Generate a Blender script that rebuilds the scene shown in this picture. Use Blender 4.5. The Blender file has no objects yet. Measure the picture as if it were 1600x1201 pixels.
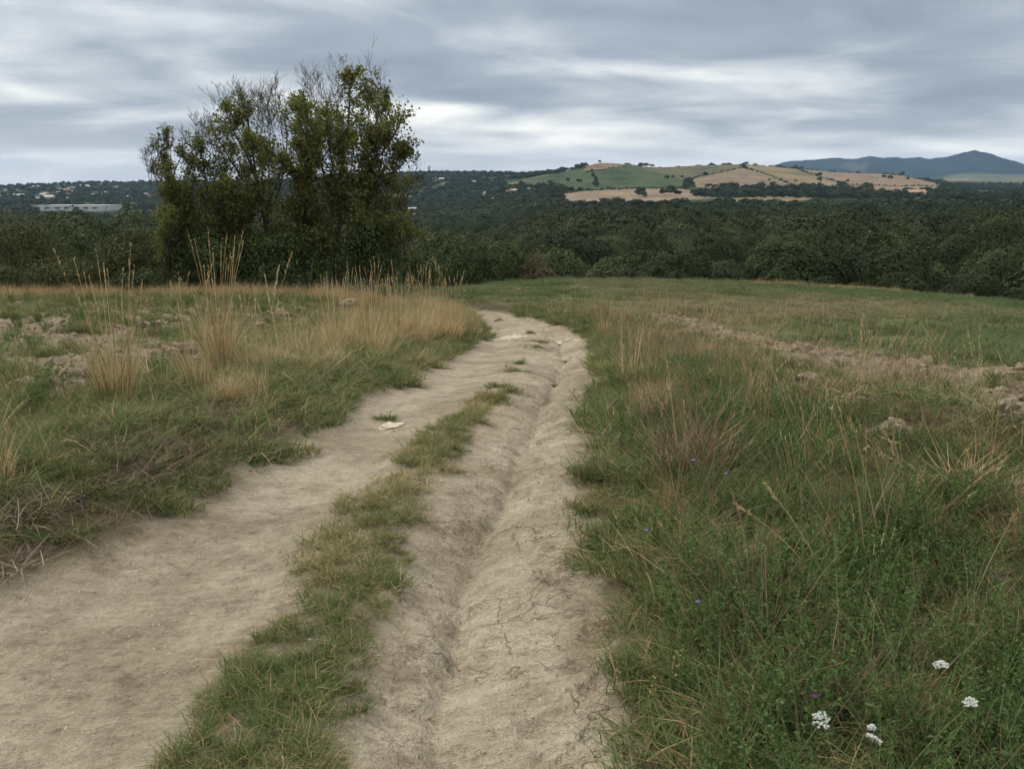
import bpy, math
import numpy as np
from mathutils import Vector

# ------------------------------------------------------------------ camera, sky, sun, exposure
SC = bpy.context.scene
COL = SC.collection
CAMH = 1.6
PITCH = math.radians(12.6)
FPX = 1342.0                       # focal length in photo pixels (photo is 1600 wide)
cam_d = bpy.data.cameras.new('camera')
cam_d.sensor_width = 36.0
cam_d.lens = FPX / 1600.0 * 36.0
cam_d.clip_start = 0.05
cam_d.clip_end = 60000.0
cam = bpy.data.objects.new('camera', cam_d)
COL.objects.link(cam)
cam.location = (0, 0, CAMH)
cam.rotation_euler = (math.pi / 2 - PITCH, 0, 0)
SC.camera = cam

CLOUD_OFF = (83.3, 12.9, 0.0)
SUN_EL = math.radians(52)
SUN_AZ = math.radians(-55)          # measured from +Y (view direction) towards +X
sun_d = bpy.data.lights.new('sun', 'SUN')
sun_d.energy = 1.5
sun_d.angle = math.radians(10)
sun_d.color = (1.0, 0.93, 0.82)
sun = bpy.data.objects.new('sun', sun_d)
COL.objects.link(sun)
sdir = Vector((math.sin(SUN_AZ) * math.cos(SUN_EL), math.cos(SUN_AZ) * math.cos(SUN_EL), math.sin(SUN_EL)))
sun.rotation_euler = (-sdir).to_track_quat('-Z', 'Y').to_euler()

SC.view_settings.view_transform = 'Standard'
SC.view_settings.look = 'None'
SC.view_settings.exposure = 0.62
SC.view_settings.gamma = 1.0
SC.view_settings.use_curve_mapping = False
SC.render.engine = 'CYCLES'
cy = SC.cycles
cy.use_denoising = True
try:
    cy.denoiser = 'OPENIMAGEDENOISE'
    cy.denoising_input_passes = 'RGB_ALBEDO_NORMAL'
except Exception:
    pass
cy.max_bounces = 3
cy.diffuse_bounces = 2
cy.glossy_bounces = 1
cy.transmission_bounces = 2
cy.volume_bounces = 0
cy.transparent_max_bounces = 4
cy.use_adaptive_sampling = True
cy.adaptive_threshold = 0.02
cy.adaptive_min_samples = 24
cy.caustics_reflective = False
cy.caustics_refractive = False


class NT:
    """tiny node-tree helper"""
    def __init__(self, tree):
        self.t = tree
        self.n = tree.nodes
        self.l = tree.links

    def new(self, kind, **kw):
        n = self.n.new(kind)
        for k, v in kw.items():
            setattr(n, k, v)
        return n

    def put(self, sock, v):
        if hasattr(v, 'is_linked') or isinstance(v, bpy.types.NodeSocket):
            self.l.new(v, sock)
        elif isinstance(v, (tuple, list)) and sock.type == 'RGBA' and len(v) == 3:
            sock.default_value = (*v, 1.0)
        else:
            sock.default_value = v

    def math(self, op, a, b=0.0, c=0.0, clamp=False):
        n = self.new('ShaderNodeMath', operation=op)
        n.use_clamp = clamp
        self.put(n.inputs[0], a)
        self.put(n.inputs[1], b)
        if len(n.inputs) > 2:
            self.put(n.inputs[2], c)
        return n.outputs[0]

    def vmath(self, op, a, b=(0, 0, 0)):
        n = self.new('ShaderNodeVectorMath', operation=op)
        self.put(n.inputs[0], a)
        if op == 'SCALE':
            self.put(n.inputs[3], b)
        else:
            self.put(n.inputs[1], b)
        return n.outputs[0]

    def noise(self, vec, scale, detail=4.0, rough=0.55, dist=0.0, out=0):
        n = self.new('ShaderNodeTexNoise')
        self.put(n.inputs['Vector'], vec)
        n.inputs['Scale'].default_value = scale
        n.inputs['Detail'].default_value = detail
        n.inputs['Roughness'].default_value = rough
        n.inputs['Distortion'].default_value = dist
        return n.outputs[out]

    def mix(self, fac, a, b, blend='MIX'):
        n = self.new('ShaderNodeMix', data_type='RGBA', blend_type=blend)
        self.put(n.inputs[0], fac)
        self.put(n.inputs[6], a)
        self.put(n.inputs[7], b)
        return n.outputs[2]

    def ramp(self, fac, stops, interp='LINEAR'):
        n = self.new('ShaderNodeValToRGB')
        self.put(n.inputs[0], fac)
        cr = n.color_ramp
        cr.interpolation = interp
        while len(cr.elements) < len(stops):
            cr.elements.new(0.5)
        for e, (p, c) in zip(cr.elements, stops):
            e.position = p
            e.color = (*c, 1) if len(c) == 3 else c
        return n.outputs[0]

    def mapr(self, v, a, b, c=0.0, d=1.0, smooth=True):
        n = self.new('ShaderNodeMapRange')
        n.interpolation_type = 'SMOOTHSTEP' if smooth else 'LINEAR'
        n.clamp = True if not smooth else n.clamp
        self.put(n.inputs[0], v)
        for i, q in zip((1, 2, 3, 4), (a, b, c, d)):
            n.inputs[i].default_value = q
        return n.outputs[0]


world = bpy.data.worlds.new('World')
SC.world = world
world.use_nodes = True
world.node_tree.nodes.clear()
W = NT(world.node_tree)
sky = W.new('ShaderNodeTexSky', sky_type='NISHITA')
sky.sun_disc = False
sky.sun_elevation = SUN_EL
sky.sun_rotation = SUN_AZ
sky.altitude = 200
sky.air_density = 1.0
sky.dust_density = 2.0
tc = W.new('ShaderNodeTexCoord')
sep = W.new('ShaderNodeSeparateXYZ')
W.l.new(tc.outputs['Generated'], sep.inputs[0])
zz = W.math('ADD', W.math('MAXIMUM', sep.outputs[2], 0.0), 0.13)
cmb = W.new('ShaderNodeCombineXYZ')
W.put(cmb.inputs[0], W.math('DIVIDE', sep.outputs[0], zz))
W.put(cmb.inputs[1], W.math('DIVIDE', sep.outputs[1], zz))
cmb.inputs[2].default_value = 1.7
pl = W.vmath('ADD', cmb.outputs[0], CLOUD_OFF)
big = W.noise(W.vmath('MULTIPLY', pl, (0.46, 0.72, 1.0)), 1.0, 2.0, 0.5, 0.3)
mid = W.noise(W.vmath('MULTIPLY', pl, (1.25, 1.6, 1.0)), 1.0, 5.0, 0.52, 0.35)
dens = W.math('ADD', W.math('MULTIPLY', big, 0.58), W.math('MULTIPLY', mid, 0.42))
cloud = W.ramp(dens, [(0.37, (0.74, 0.72, 0.66)), (0.435, (0.50, 0.505, 0.49)), (0.50, (0.325, 0.345, 0.362)),
                      (0.56, (0.212, 0.234, 0.262)), (0.65, (0.147, 0.166, 0.193))])
# the overcast thins and pales towards the horizon all the way round
hz = W.mapr(sep.outputs[2], 0.0, 0.09, 0.62, 0.0)
cloud = W.mix(hz, cloud, (0.72, 0.69, 0.65))
# an overcast sky grows brighter from horizon to zenith
cloud = W.vmath('SCALE', cloud, W.math('ADD', 1.0, W.math('MULTIPLY', W.math('MAXIMUM', sep.outputs[2], 0.0), 1.8)))
skyc = W.vmath('SCALE', sky.outputs[0], 0.10)
tot = W.mix(0.93, skyc, cloud)
bg = W.new('ShaderNodeBackground')
W.put(bg.inputs[0], tot)
bg.inputs[1].default_value = 1.0
wo = W.new('ShaderNodeOutputWorld')
W.l.new(bg.outputs[0], wo.inputs[0])


# ------------------------------------------------------------------ numeric helpers
RNG = np.random.default_rng(11)


def _hash(ix, iy, seed):
    h = (ix.astype(np.int64) * 374761393 + iy.astype(np.int64) * 668265263 + seed * 1442695041) & 0xFFFFFFFF
    h = ((h ^ (h >> 13)) * 1274126177) & 0xFFFFFFFF
    return ((h ^ (h >> 16)) & 0xFFFFFF) / float(0xFFFFFF)


def vnoise(x, y, seed=0):
    x = np.asarray(x, float)
    y = np.asarray(y, float)
    ix = np.floor(x)
    iy = np.floor(y)
    fx = x - ix
    fy = y - iy
    fx = fx * fx * fx * (fx * (fx * 6 - 15) + 10)
    fy = fy * fy * fy * (fy * (fy * 6 - 15) + 10)
    a = _hash(ix, iy, seed)
    b = _hash(ix + 1, iy, seed)
    c = _hash(ix, iy + 1, seed)
    d = _hash(ix + 1, iy + 1, seed)
    return (a + (b - a) * fx) * (1 - fy) + (c + (d - c) * fx) * fy


def fbm(x, y, octs=4, seed=0, gain=0.5):
    s = 0.0
    a = 1.0
    t = 0.0
    for o in range(octs):
        s = s + a * (vnoise(x * 2 ** o + 17.3 * o, y * 2 ** o - 9.1 * o, seed + o) * 2 - 1)
        t += a
        a *= gain
    return s / t


def sst(v, a, b):
    t = np.clip((np.asarray(v, float) - a) / (b - a), 0, 1)
    return t * t * (3 - 2 * t)


def hermite(xk, yk):
    """monotone-ish cubic through knots"""
    xk = np.asarray(xk, float)
    yk = np.asarray(yk, float)
    d = np.diff(yk) / np.diff(xk)
    m = np.empty_like(yk)
    m[0] = d[0]
    m[-1] = d[-1]
    m[1:-1] = np.where(d[:-1] * d[1:] > 0, 2 * d[:-1] * d[1:] / (d[:-1] + d[1:] + 1e-12), 0)

    def f(x):
        x = np.asarray(x, float)
        xc = np.clip(x, xk[0], xk[-1])
        i = np.clip(np.searchsorted(xk, xc, side='right') - 1, 0, len(xk) - 2)
        h = xk[i + 1] - xk[i]
        t = (xc - xk[i]) / h
        return ((2 * t ** 3 - 3 * t ** 2 + 1) * yk[i] + (t ** 3 - 2 * t ** 2 + t) * h * m[i]
                + (-2 * t ** 3 + 3 * t ** 2) * yk[i + 1] + (t ** 3 - t ** 2) * h * m[i + 1])
    return f


def pix_dir(px, py):
    u = (np.asarray(px, float) - 800.0) / FPX
    v = (600.5 - np.asarray(py, float)) / FPX
    cp, sp = math.cos(PITCH), math.sin(PITCH)
    return u, cp + v * sp, -sp + v * cp


def to_pix(x, y, z):
    cp, sp = math.cos(PITCH), math.sin(PITCH)
    dz = z - CAMH
    dep = y * cp - dz * sp
    up = y * sp + dz * cp
    dep = np.where(np.abs(dep) < 1e-6, 1e-6, dep)
    return 800 + FPX * x / dep, 600.5 - FPX * up / dep, dep

# ------------------------------------------------------------------ the lie of the land
P_prof = hermite([-400, -60, -10, 0, 4, 7, 10, 14.6, 20, 25.2, 35, 45, 55, 62, 70, 85, 110, 200],
                 [-8, 0.6, 0.12, 0, -0.005, -0.18, -0.48, -1.0, -1.45, -1.86, -2.53, -3.2, -3.98, -6.3, -9.9, -12.6, -13.6, -13.8])


def z_near(x, y):
    z = P_prof(y)
    z = z - 0.0024 * np.clip(x - 6, 0, 60) ** 2 * sst(y, 6, 30) * (1 - sst(y, 60, 110))
    z = z + 0.34 * sst(-x, 2.0, 6.0) * sst(y, 10, 26) * (1 - sst(y, 34, 46))
    z = z - 0.03 * np.clip(3 - x, 0, 30) ** 1.5 * sst(y, 32, 52) * (1 - sst(y, 62, 80))
    return z


_FAR = [  # photo column, heights close by, then (distance, photo row of the ground) further out
    (-500, {110: -13, 200: -19, 300: -25, 450: -30, 600: -33}, {1000: 345, 1500: 331, 2000: 319, 3000: 299, 3500: 293, 4500: 298, 7000: 304, 14000: 300}),
    (0, {110: -13, 200: -19, 300: -25, 450: -30, 600: -33}, {1000: 345, 1500: 331, 2000: 319, 3000: 300, 3500: 294, 4500: 298, 7000: 304, 14000: 300}),
    (100, {110: -13, 200: -19, 300: -25, 450: -30, 600: -33}, {1000: 345, 1500: 331, 2000: 318, 3000: 297, 3500: 289, 4500: 294, 7000: 304, 14000: 300}),
    (240, {110: -13, 200: -19, 300: -25, 450: -30, 600: -33}, {1000: 345, 1500: 330, 2000: 317, 3000: 295, 3500: 287, 4500: 291, 7000: 304, 14000: 300}),
    (440, {110: -13, 200: -19, 300: -25, 450: -30, 600: -32}, {1000: 345, 1500: 328, 2000: 312, 3000: 288, 3500: 284, 4500: 290, 7000: 304, 14000: 300}),
    (640, {110: -13, 200: -21, 300: -27, 450: -30, 600: -31}, {1000: 344, 1500: 325, 2000: 305, 3000: 272, 3500: 275, 5000: 300, 14000: 300}),
    (780, {110: -13, 200: -18, 300: -22, 450: -24, 600: -24}, {1000: 335, 1400: 315, 2000: 290, 2600: 273, 3000: 272, 5000: 300, 14000: 300}),
    (860, {110: -13, 200: -15, 300: -16, 450: -17, 600: -17}, {900: 324, 1100: 311, 1400: 300, 1900: 276, 2100: 271, 2600: 276, 5000: 302, 14000: 300}),
    (900, {110: -13, 200: -14, 300: -15, 450: -16, 600: -16}, {900: 319, 1000: 311, 1200: 300, 1400: 295, 1900: 267, 2050: 264, 2400: 270, 5000: 310, 14000: 300}),
    (935, {110: -13, 200: -13.5, 300: -14, 450: -15.5, 600: -15.5}, {900: 319, 1000: 312, 1200: 299, 1400: 294, 1900: 261, 2050: 253, 2300: 262, 5000: 310, 14000: 300}),
    (985, {110: -13, 200: -13.5, 300: -14, 450: -15.5, 600: -15.5}, {900: 319, 1000: 314, 1200: 298, 1400: 294, 1900: 266, 2100: 257, 2400: 264, 5000: 310, 14000: 300}),
    (1020, {110: -13, 200: -13.5, 300: -14, 450: -15.5, 600: -15.5}, {900: 319, 1000: 314, 1200: 299, 1400: 294, 1900: 270, 2200: 262, 2500: 266, 5000: 310, 14000: 300}),
    (1087, {110: -13, 200: -13.5, 300: -14, 450: -15.5, 600: -15.5}, {900: 319, 1100: 310, 1400: 298, 1900: 275, 2300: 258.5, 2700: 264, 5000: 310, 14000: 300}),
    (1162, {110: -13, 200: -13.5, 300: -14, 450: -15.5, 600: -15.5}, {900: 319, 1100: 311, 1400: 299, 1900: 276, 2350: 257, 2800: 264, 5000: 310, 14000: 300}),
    (1220, {110: -13, 200: -13.5, 300: -14, 450: -15.5, 600: -15.5}, {900: 319, 1100: 312, 1400: 300, 1900: 280, 2450: 261.5, 2900: 267, 5000: 310, 14000: 300}),
    (1300, {110: -13, 200: -13.5, 300: -14, 450: -15.5, 600: -15.5}, {900: 320, 1100: 313, 1400: 302, 1900: 288, 2500: 269, 2900: 273, 5000: 305, 14000: 300}),
    (1400, {110: -13, 200: -13.5, 300: -14, 450: -15.5, 600: -15.5}, {900: 320, 1100: 313, 1400: 304, 1900: 293, 2500: 273, 2900: 277, 5000: 300, 14000: 298}),
    (1480, {110: -13, 200: -13.5, 300: -14, 450: -15.5, 600: -15.5}, {900: 320, 1100: 314, 1400: 307, 1900: 299, 2500: 290, 3000: 290, 5000: 286, 8000: 279, 14000: 290}),
    (1540, {110: -13, 200: -13.5, 300: -14, 450: -15.5, 600: -15.5}, {900: 320, 1100: 315, 1400: 309, 1900: 302, 3000: 292, 5000: 285, 8000: 278, 14000: 290}),
    (1600, {110: -13, 200: -13.5, 300: -14, 450: -15.5, 600: -15.5}, {900: 320, 1100: 315, 1400: 309, 1900: 302, 3000: 292, 5000: 285, 8000: 278, 14000: 290}),
    (2100, {110: -13, 200: -13.5, 300: -14, 450: -15.5, 600: -15.5}, {900: 320, 1100: 315, 1400: 309, 1900: 302, 3000: 292, 5000: 285, 8000: 278, 14000: 290}),
]
AZ_T = np.linspace(-math.pi, math.pi, 2881)          # 0.125 degree table
LR_T = np.linspace(math.log(60), math.log(40000), 420)


def _far_table():
    az, rows = [], []
    for px, zs, rows_py in _FAR:
        dx, dy, _ = pix_dir(px, 300)
        az.append(math.atan2(dx, dy))
        lr, zz_ = [math.log(60)], [list(zs.values())[0] + 3.0]
        for r, z in zs.items():
            lr.append(math.log(r))
            zz_.append(z)
        for r, py in rows_py.items():
            dx, dy, dz = pix_dir(px, py)
            lr.append(math.log(r))
            zz_.append(CAMH + r * dz / math.hypot(dx, dy))
        rr = np.exp(LR_T)
        tang = hermite(lr, [z / math.exp(l) for z, l in zip(zz_, lr)])
        rows.append(tang(LR_T))
    az = np.array(az)
    rows = np.array(rows)                             # columns x radii (z / r)
    T = np.empty((len(AZ_T), len(LR_T)))
    for j in range(len(LR_T)):
        T[:, j] = np.interp(AZ_T, az, rows[:, j])
    k = np.exp(-0.5 * (np.arange(-8, 9) / 3.2) ** 2)
    k /= k.sum()
    Tp = np.concatenate([T[-8:], T, T[:8]])
    return np.apply_along_axis(lambda c: np.convolve(c, k, 'valid'), 0, Tp)


FAR_T = _far_table()
_msk = [(1040, 275), (1120, 271), (1180, 264), (1209, 259), (1231, 253), (1268, 250), (1303, 247), (1337, 248.5), (1359, 244), (1381, 247), (1400, 245.3), (1412, 248),
        (1437, 246.5), (1453, 249.5), (1481, 245.5), (1506, 239.5), (1522, 236.5), (1544, 239), (1569, 248), (1600, 257), (1680, 272), (1800, 276), (1950, 284)]
_maz = []
_mt = []
for _px, _py in _msk:
    _d = pix_dir(_px, _py)
    _maz.append(math.atan2(_d[0], _d[1]))
    _mt.append(_d[2] / math.hypot(_d[0], _d[1]))


def z_far(x, y):
    az = np.arctan2(x, y)
    r = np.maximum(np.hypot(x, y), 61.0)
    fa = (az + math.pi) / (2 * math.pi) * (len(AZ_T) - 1)
    fr = (np.log(r) - LR_T[0]) / (LR_T[1] - LR_T[0])
    ia = np.clip(fa.astype(int), 0, len(AZ_T) - 2)
    ir = np.clip(fr.astype(int), 0, len(LR_T) - 2)
    ta = np.clip(fa - ia, 0, 1)
    tr = np.clip(fr - ir, 0, 1)
    t = (FAR_T[ia, ir] * (1 - ta) * (1 - tr) + FAR_T[ia + 1, ir] * ta * (1 - tr)
         + FAR_T[ia, ir + 1] * (1 - ta) * tr + FAR_T[ia + 1, ir + 1] * ta * tr)
    z = t * r
    z = z + 0.006 * r * 0.12 * fbm(x / (0.08 * 1500), y / (0.08 * 1500), 4, 5) * sst(r, 900, 1800) * (1 - sst(r, 5000, 7000))
    # the blue mountain
    mt = np.interp(az, _maz, _mt, left=-1, right=-1)
    mh = np.where(mt > -0.5, CAMH + 10500 * mt, -60) + 9.0 * fbm(az * 260, az * 0 + 0.5, 3, 92)
    bump = np.exp(-0.5 * ((r - 10500) / np.where(r < 10500, 1150, 1800)) ** 2)
    rel = np.where((az > _maz[0]) & (az < _maz[-1]), np.maximum(mh - z, 0), 0)
    gull = 1 + 0.16 * fbm(x / 900.0, y / 900.0, 4, 9) * (1 - np.exp(-0.5 * ((r - 10500) / 300) ** 2))
    return z + rel * bump * gull


def z_base(x, y):
    r = np.hypot(x, y)
    w = sst(r, 72, 125)
    w = np.where(y < 0, sst(r, 100, 300), w)
    return z_near(x, y) * (1 - w) + z_far(x, y) * w


def hit(px, py, rmin=1.0, rmax=20000.0, zf=None):
    """point of the land seen at a photo pixel"""
    zf = zf or z_base
    dx, dy, dz = pix_dir(px, py)
    h = math.hypot(dx, dy)
    rr = np.exp(np.linspace(math.log(rmin), math.log(rmax), 2600))
    X = dx / h * rr
    Y = dy / h * rr
    d = CAMH + dz / h * rr - zf(X, Y)
    k = np.nonzero(d <= 0)[0]
    if len(k) == 0:
        i = int(np.argmin(d))
        return float(X[i]), float(Y[i]), float(zf(X[i:i + 1], Y[i:i + 1])[0])
    i = k[0]
    if i == 0:
        r = rr[0]
    else:
        r = rr[i - 1] + (rr[i] - rr[i - 1]) * d[i - 1] / (d[i - 1] - d[i])
    x, y = dx / h * r, dy / h * r
    return float(x), float(y), float(zf(np.array([x]), np.array([y]))[0])


def line_x_of_y(pts, before=None, after=None):
    w = [hit(px, py)[:2] for px, py in pts]
    w.sort(key=lambda p: p[1])
    if before:
        w = before + w
    if after:
        w = w + after
    ys = np.array([p[1] for p in w])
    xs = np.array([p[0] for p in w])
    keep = np.concatenate([[True], np.diff(ys) > 0.02])
    f = hermite(ys[keep], xs[keep])
    return f


LEFT_E = line_x_of_y([(0, 900), (100, 858), (200, 815), (330, 738), (430, 690), (500, 648), (545, 622), (605, 600), (655, 572), (705, 545), (755, 524)],
                     [(-2.9, -30.0), (-2.7, 1.0), (-2.45, 2.4)], [(-1.15, 22.5), (-1.6, 24.3), (-3.6, 26.2), (-8, 28.5), (-15, 31), (-25, 33.5), (-60, 36)])
RIGHT_E = line_x_of_y([(1020, 1200), (990, 1100), (968, 1000), (952, 900), (940, 800), (932, 700), (932, 640), (940, 600), (940, 560), (924, 531), (890, 511), (842, 496)],
                      [(0.1, -30.0), (0.25, 1.0)], [(-0.6, 26.4), (-3.0, 28.9), (-8, 31.8), (-15, 34.5), (-25, 37), (-60, 40)])
RUT = line_x_of_y([(660, 1200), (690, 1080), (705, 980), (730, 880), (765, 800), (800, 730), (830, 660), (860, 600), (880, 550), (872, 525)],
                  [(-0.4, -30.0), (-0.35, 1.0)], [(0.3, 24), (-2, 27.5), (-8, 30.2), (-25, 35.2), (-60, 38)])
STRIP_L = line_x_of_y([(225, 1200), (290, 1090), (335, 1030), (400, 975), (440, 935), (455, 890), (475, 850), (520, 800), (580, 745), (620, 700), (660, 665), (715, 634)],
                      [(-1.15, -30.0), (-1.1, 1.0)], [(-0.25, 9), (-0.05, 14), (0.0, 18), (-0.8, 24), (-3, 27), (-60, 37)])
STRIP_R = line_x_of_y([(565, 1200), (545, 1130), (535, 1060), (575, 985), (615, 935), (640, 860), (665, 800), (700, 735), (730, 690), (765, 650), (775, 632)],
                      [(-0.6, -30.0), (-0.55, 1.0)], [(0.05, 9), (0.3, 14), (0.35, 18), (-0.5, 24), (-2.5, 27), (-60, 37.3)])
PL_IN = hermite([-30, 3, 5, 8, 12, 20, 26, 30], [3.6, 3.5, 3.15, 3.0, 3.15, 3.2, 2.6, 1.0])
PL_OUT = hermite([-30, 2, 5, 8.6, 10, 13, 19, 25, 29], [7.4, 7.4, 7.2, 5.9, 5.3, 4.75, 4.5, 3.6, 1.5])
LF_V = hermite([-30, 2, 6.7, 9, 12, 18, 24, 60], [-4.6, -4.4, -3.5, -3.45, -3.5, -3.7, -4.2, -6])


def zones(x, y):
    """soft masks 0..1: road, strip, ploughed, meadow"""
    e = 0.10 * fbm(x * 2.2, y * 2.2, 3, 31) + 0.05 * fbm(x * 9, y * 9, 2, 32)
    L, R = LEFT_E(y), RIGHT_E(y)
    road = sst(x - L + e, -0.05, 0.14) * (1 - sst(x - R + e, -0.12, 0.06))
    road = road * (1 - sst(y, 36, 38))
    sl, sr = STRIP_L(y), STRIP_R(y)
    nr_ = 0.025 * sst(y, 2.6, 3.6)
    strip = sst(x - sl - nr_ + e, -0.04, 0.12) * (1 - sst(x - sr + nr_ + e, -0.10, 0.05)) * (1 - sst(y, 7.6, 8.4))
    #strip = strip * sst(np.abs(x - (sl + sr) / 2 + 0.12 * fbm(y * 1.1, x * 0 + 3, 2, 8)), -1, 0.02)
    e2 = 0.5 * fbm(x * 0.9, y * 0.9, 3, 41)
    plr = sst(x - PL_IN(y) + e2, -0.25, 0.35) * (1 - sst(x - PL_OUT(y) + 0.3 * e2, -0.15, 0.15)) * (1 - sst(y, 25, 30))
    pll = sst(LF_V(y) - x + e2, -0.2, 0.5) * (1 - sst(y + 2 * e2, 20.5, 24)) * (1 - road)
    mead = np.maximum(sst(x - PL_OUT(y) + 0.3 * e2, -0.1, 0.2), sst(y - 27 - 0.15 * np.clip(-x, 0, 20), 0, 2.5)) * (1 - road)
    return road, strip * road, plr, pll, mead


def lumps(x, y, s, seed):
    """clod-like relief: sharp-edged cells"""
    X = x / s + 0.6 * fbm(x / s * 0.7, y / s * 0.7, 2, seed + 3)
    Y = y / s + 0.6 * fbm(x / s * 0.7 + 50, y / s * 0.7, 2, seed + 4)
    ix, iy = np.floor(X), np.floor(Y)
    best = np.full(X.shape, 9.0)
    hgt = np.zeros(X.shape)
    for ox in (-1, 0, 1):
        for oy in (-1, 0, 1):
            cx = ix + ox + _hash(ix + ox, iy + oy, seed)
            cy_ = iy + oy + _hash(ix + ox, iy + oy, seed + 1)
            d = (X - cx) ** 2 + (Y - cy_) ** 2
            m = d < best
            best = np.where(m, d, best)
            hgt = np.where(m, _hash(ix + ox, iy + oy, seed + 2), hgt)
    return hgt * np.clip(1 - best * 1.1, 0, 1)


def z_full(x, y, detail=True):
    z = z_base(x, y)
    r = np.hypot(x, y)
    near = r < 62
    if not np.any(near):
        return z
    xn, yn = x[near], y[near]
    road, strip, plr, pll, mead = zones(xn, yn)
    fade = 1 - sst(np.hypot(xn, yn), 45, 60)
    L, R, U = LEFT_E(yn), RIGHT_E(yn), RUT(yn)
    sl, sr = STRIP_L(yn), STRIP_R(yn)
    f2 = 1 - sst(yn, 22, 27)
    u = xn - U + 0.05 * fbm(yn * 1.3, yn * 0 + 1.0, 2, 78) + 0.02 * fbm(xn * 4, yn * 4, 2, 79)
    dz = -0.03 * road
    # gully with a V at the rut line, gentle shoulder to the right verge
    wl = np.maximum(U - sr, 0.15) * 0.9
    wr = np.maximum(R - U, 0.3) * 0.95
    v = np.where(u < 0, np.clip(1 + u / wl, 0, 1), np.clip(1 - u / wr, 0, 1))
    wob = 0.75 + 0.5 * vnoise(yn * 0.8, yn * 0 + 2.5, 77)
    dz = dz - (0.085 * v ** 1.1 + 0.036 * np.exp(-(u / 0.05) ** 2) * wob) * road * f2
    # left wheel track: broad dish
    cl = (L + sl) / 2
    hw = np.maximum((sl - L) / 2, 0.3)
    dz = dz - 0.05 * np.clip(1 - ((xn - cl) / hw) ** 2, 0, 1) * road * f2
    dz = dz + 0.03 * strip
    # banks
    dz = dz + 0.17 * sst(L - xn, 0.0, 0.7) * f2 + 0.05 * fbm(xn * 1.3, yn * 1.3, 3, 3) * sst(L - xn, 0.2, 1.0) * fade
    dz = dz + (0.06 * sst(xn - R, 0.0, 0.5) + 0.07 * fbm(xn * 1.2, yn * 1.2, 3, 4) * sst(xn - R, 0.2, 1.0)) * fade
    # ridge of turned soil between right verge and ploughed strip
    dz = dz + 0.16 * np.exp(-((xn - PL_IN(yn) + 0.15) / 0.4) ** 2) * (0.4 + 0.9 * vnoise(yn * 0.9, xn * 0.5, 21)) * (1 - sst(yn, 5.5, 9))
    if detail:
        pl_ = np.maximum(plr, pll)
        lum = 0.10 * lumps(xn, yn, 0.42, 51) + 0.075 * lumps(xn, yn, 0.15, 61) + 0.05 * fbm(xn * 3, yn * 3, 4, 22)
        dz = dz + pl_ * (lum - 0.03) * (1 - 0.3 * plr)
        rd = road * (1 - strip)
        rt = sst(xn, sr, sr + 0.2)
        # dried mud: small scale relief, cross ripples on the right track
        dz = dz + rd * (0.016 * fbm(xn * 2.5, yn * 2.5, 3, 12) + 0.010 * fbm(xn * 8, yn * 12, 3, 13))
        rip = fbm(xn * 5 + 1.5 * fbm(xn * 2, yn * 2, 2, 15), yn * 13, 3, 14)
        dz = dz + rd * rt * (0.034 * rip - 0.020 * np.clip(lumps(xn, yn * 1.3, 0.13, 71) * 1.5, 0, 1) + 0.004)
        dz = dz + (1 - road) * (1 - pl_) * 0.03 * fbm(xn * 2, yn * 2, 3, 23) * fade
    z = z.copy()
    z[near] += dz
    return z


# ------------------------------------------------------------------ mesh helpers
def link(o, parent=None):
    COL.objects.link(o)
    if parent is not None:
        o.parent = parent
    return o


def make_mesh(name, v, f, mats=(), mi=None, smooth=False, attrs=None):
    """v (n,3), f (m,3) or (m,4) int arrays"""
    v = np.ascontiguousarray(v, np.float32)
    f = np.ascontiguousarray(f, np.int32)
    k = f.shape[1]
    me = bpy.data.meshes.new(name)
    me.vertices.add(len(v))
    me.vertices.foreach_set('co', v.ravel())
    me.loops.add(f.size)
    me.loops.foreach_set('vertex_index', f.ravel())
    me.polygons.add(len(f))
    me.polygons.foreach_set('loop_start', np.arange(0, f.size, k, dtype=np.int32))
    me.polygons.foreach_set('loop_total', np.full(len(f), k, np.int32))
    for m in mats:
        me.materials.append(m)
    if mi is not None:
        me.polygons.foreach_set('material_index', np.ascontiguousarray(mi, np.int32))
    me.polygons.foreach_set('use_smooth', np.full(len(f), bool(smooth)))
    for an, (dom, typ, data) in (attrs or {}).items():
        a = me.attributes.new(an, typ, dom)
        a.data.foreach_set('color' if 'COLOR' in typ else ('vector' if 'VECTOR' in typ else 'value'), np.ascontiguousarray(data, np.float32).ravel())
    me.update(calc_edges=True)
    return me


def tag(o, label=None, cat=None, group=None, kind=None):
    if label:
        o['label'] = label
    if cat:
        o['category'] = cat
    if group:
        o['group'] = group
    if kind:
        o['kind'] = kind
    return o


def thing(name, label, cat, loc=(0, 0, 0), group=None, rotz=0.0, scale=1.0):
    o = bpy.data.objects.new(name, None)
    o.empty_display_size = 0.1
    link(o)
    o.location = loc
    o.rotation_euler = (0, 0, rotz)
    o.scale = (scale,) * 3 if np.isscalar(scale) else scale
    return tag(o, label, cat, group)


def part(name, me, parent):
    return link(bpy.data.objects.new(name, me), parent)


# ------------------------------------------------------------------ materials
def new_mat(name):
    m = bpy.data.materials.new(name)
    m.use_nodes = True
    m.node_tree.nodes.clear()
    return m, NT(m.node_tree)


def out_surf(T, sh):
    o = T.new('ShaderNodeOutputMaterial')
    T.l.new(sh, o.inputs[0])


def principled(T, col, rough=0.9, bump=None, spec=0.2):
    p = T.new('ShaderNodeBsdfPrincipled')
    T.put(p.inputs['Base Color'], col)
    T.put(p.inputs['Roughness'], rough)
    p.inputs['Specular IOR Level'].default_value = spec
    if bump is not None:
        T.l.new(bump, p.inputs['Normal'])
    return p.outputs[0]


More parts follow.
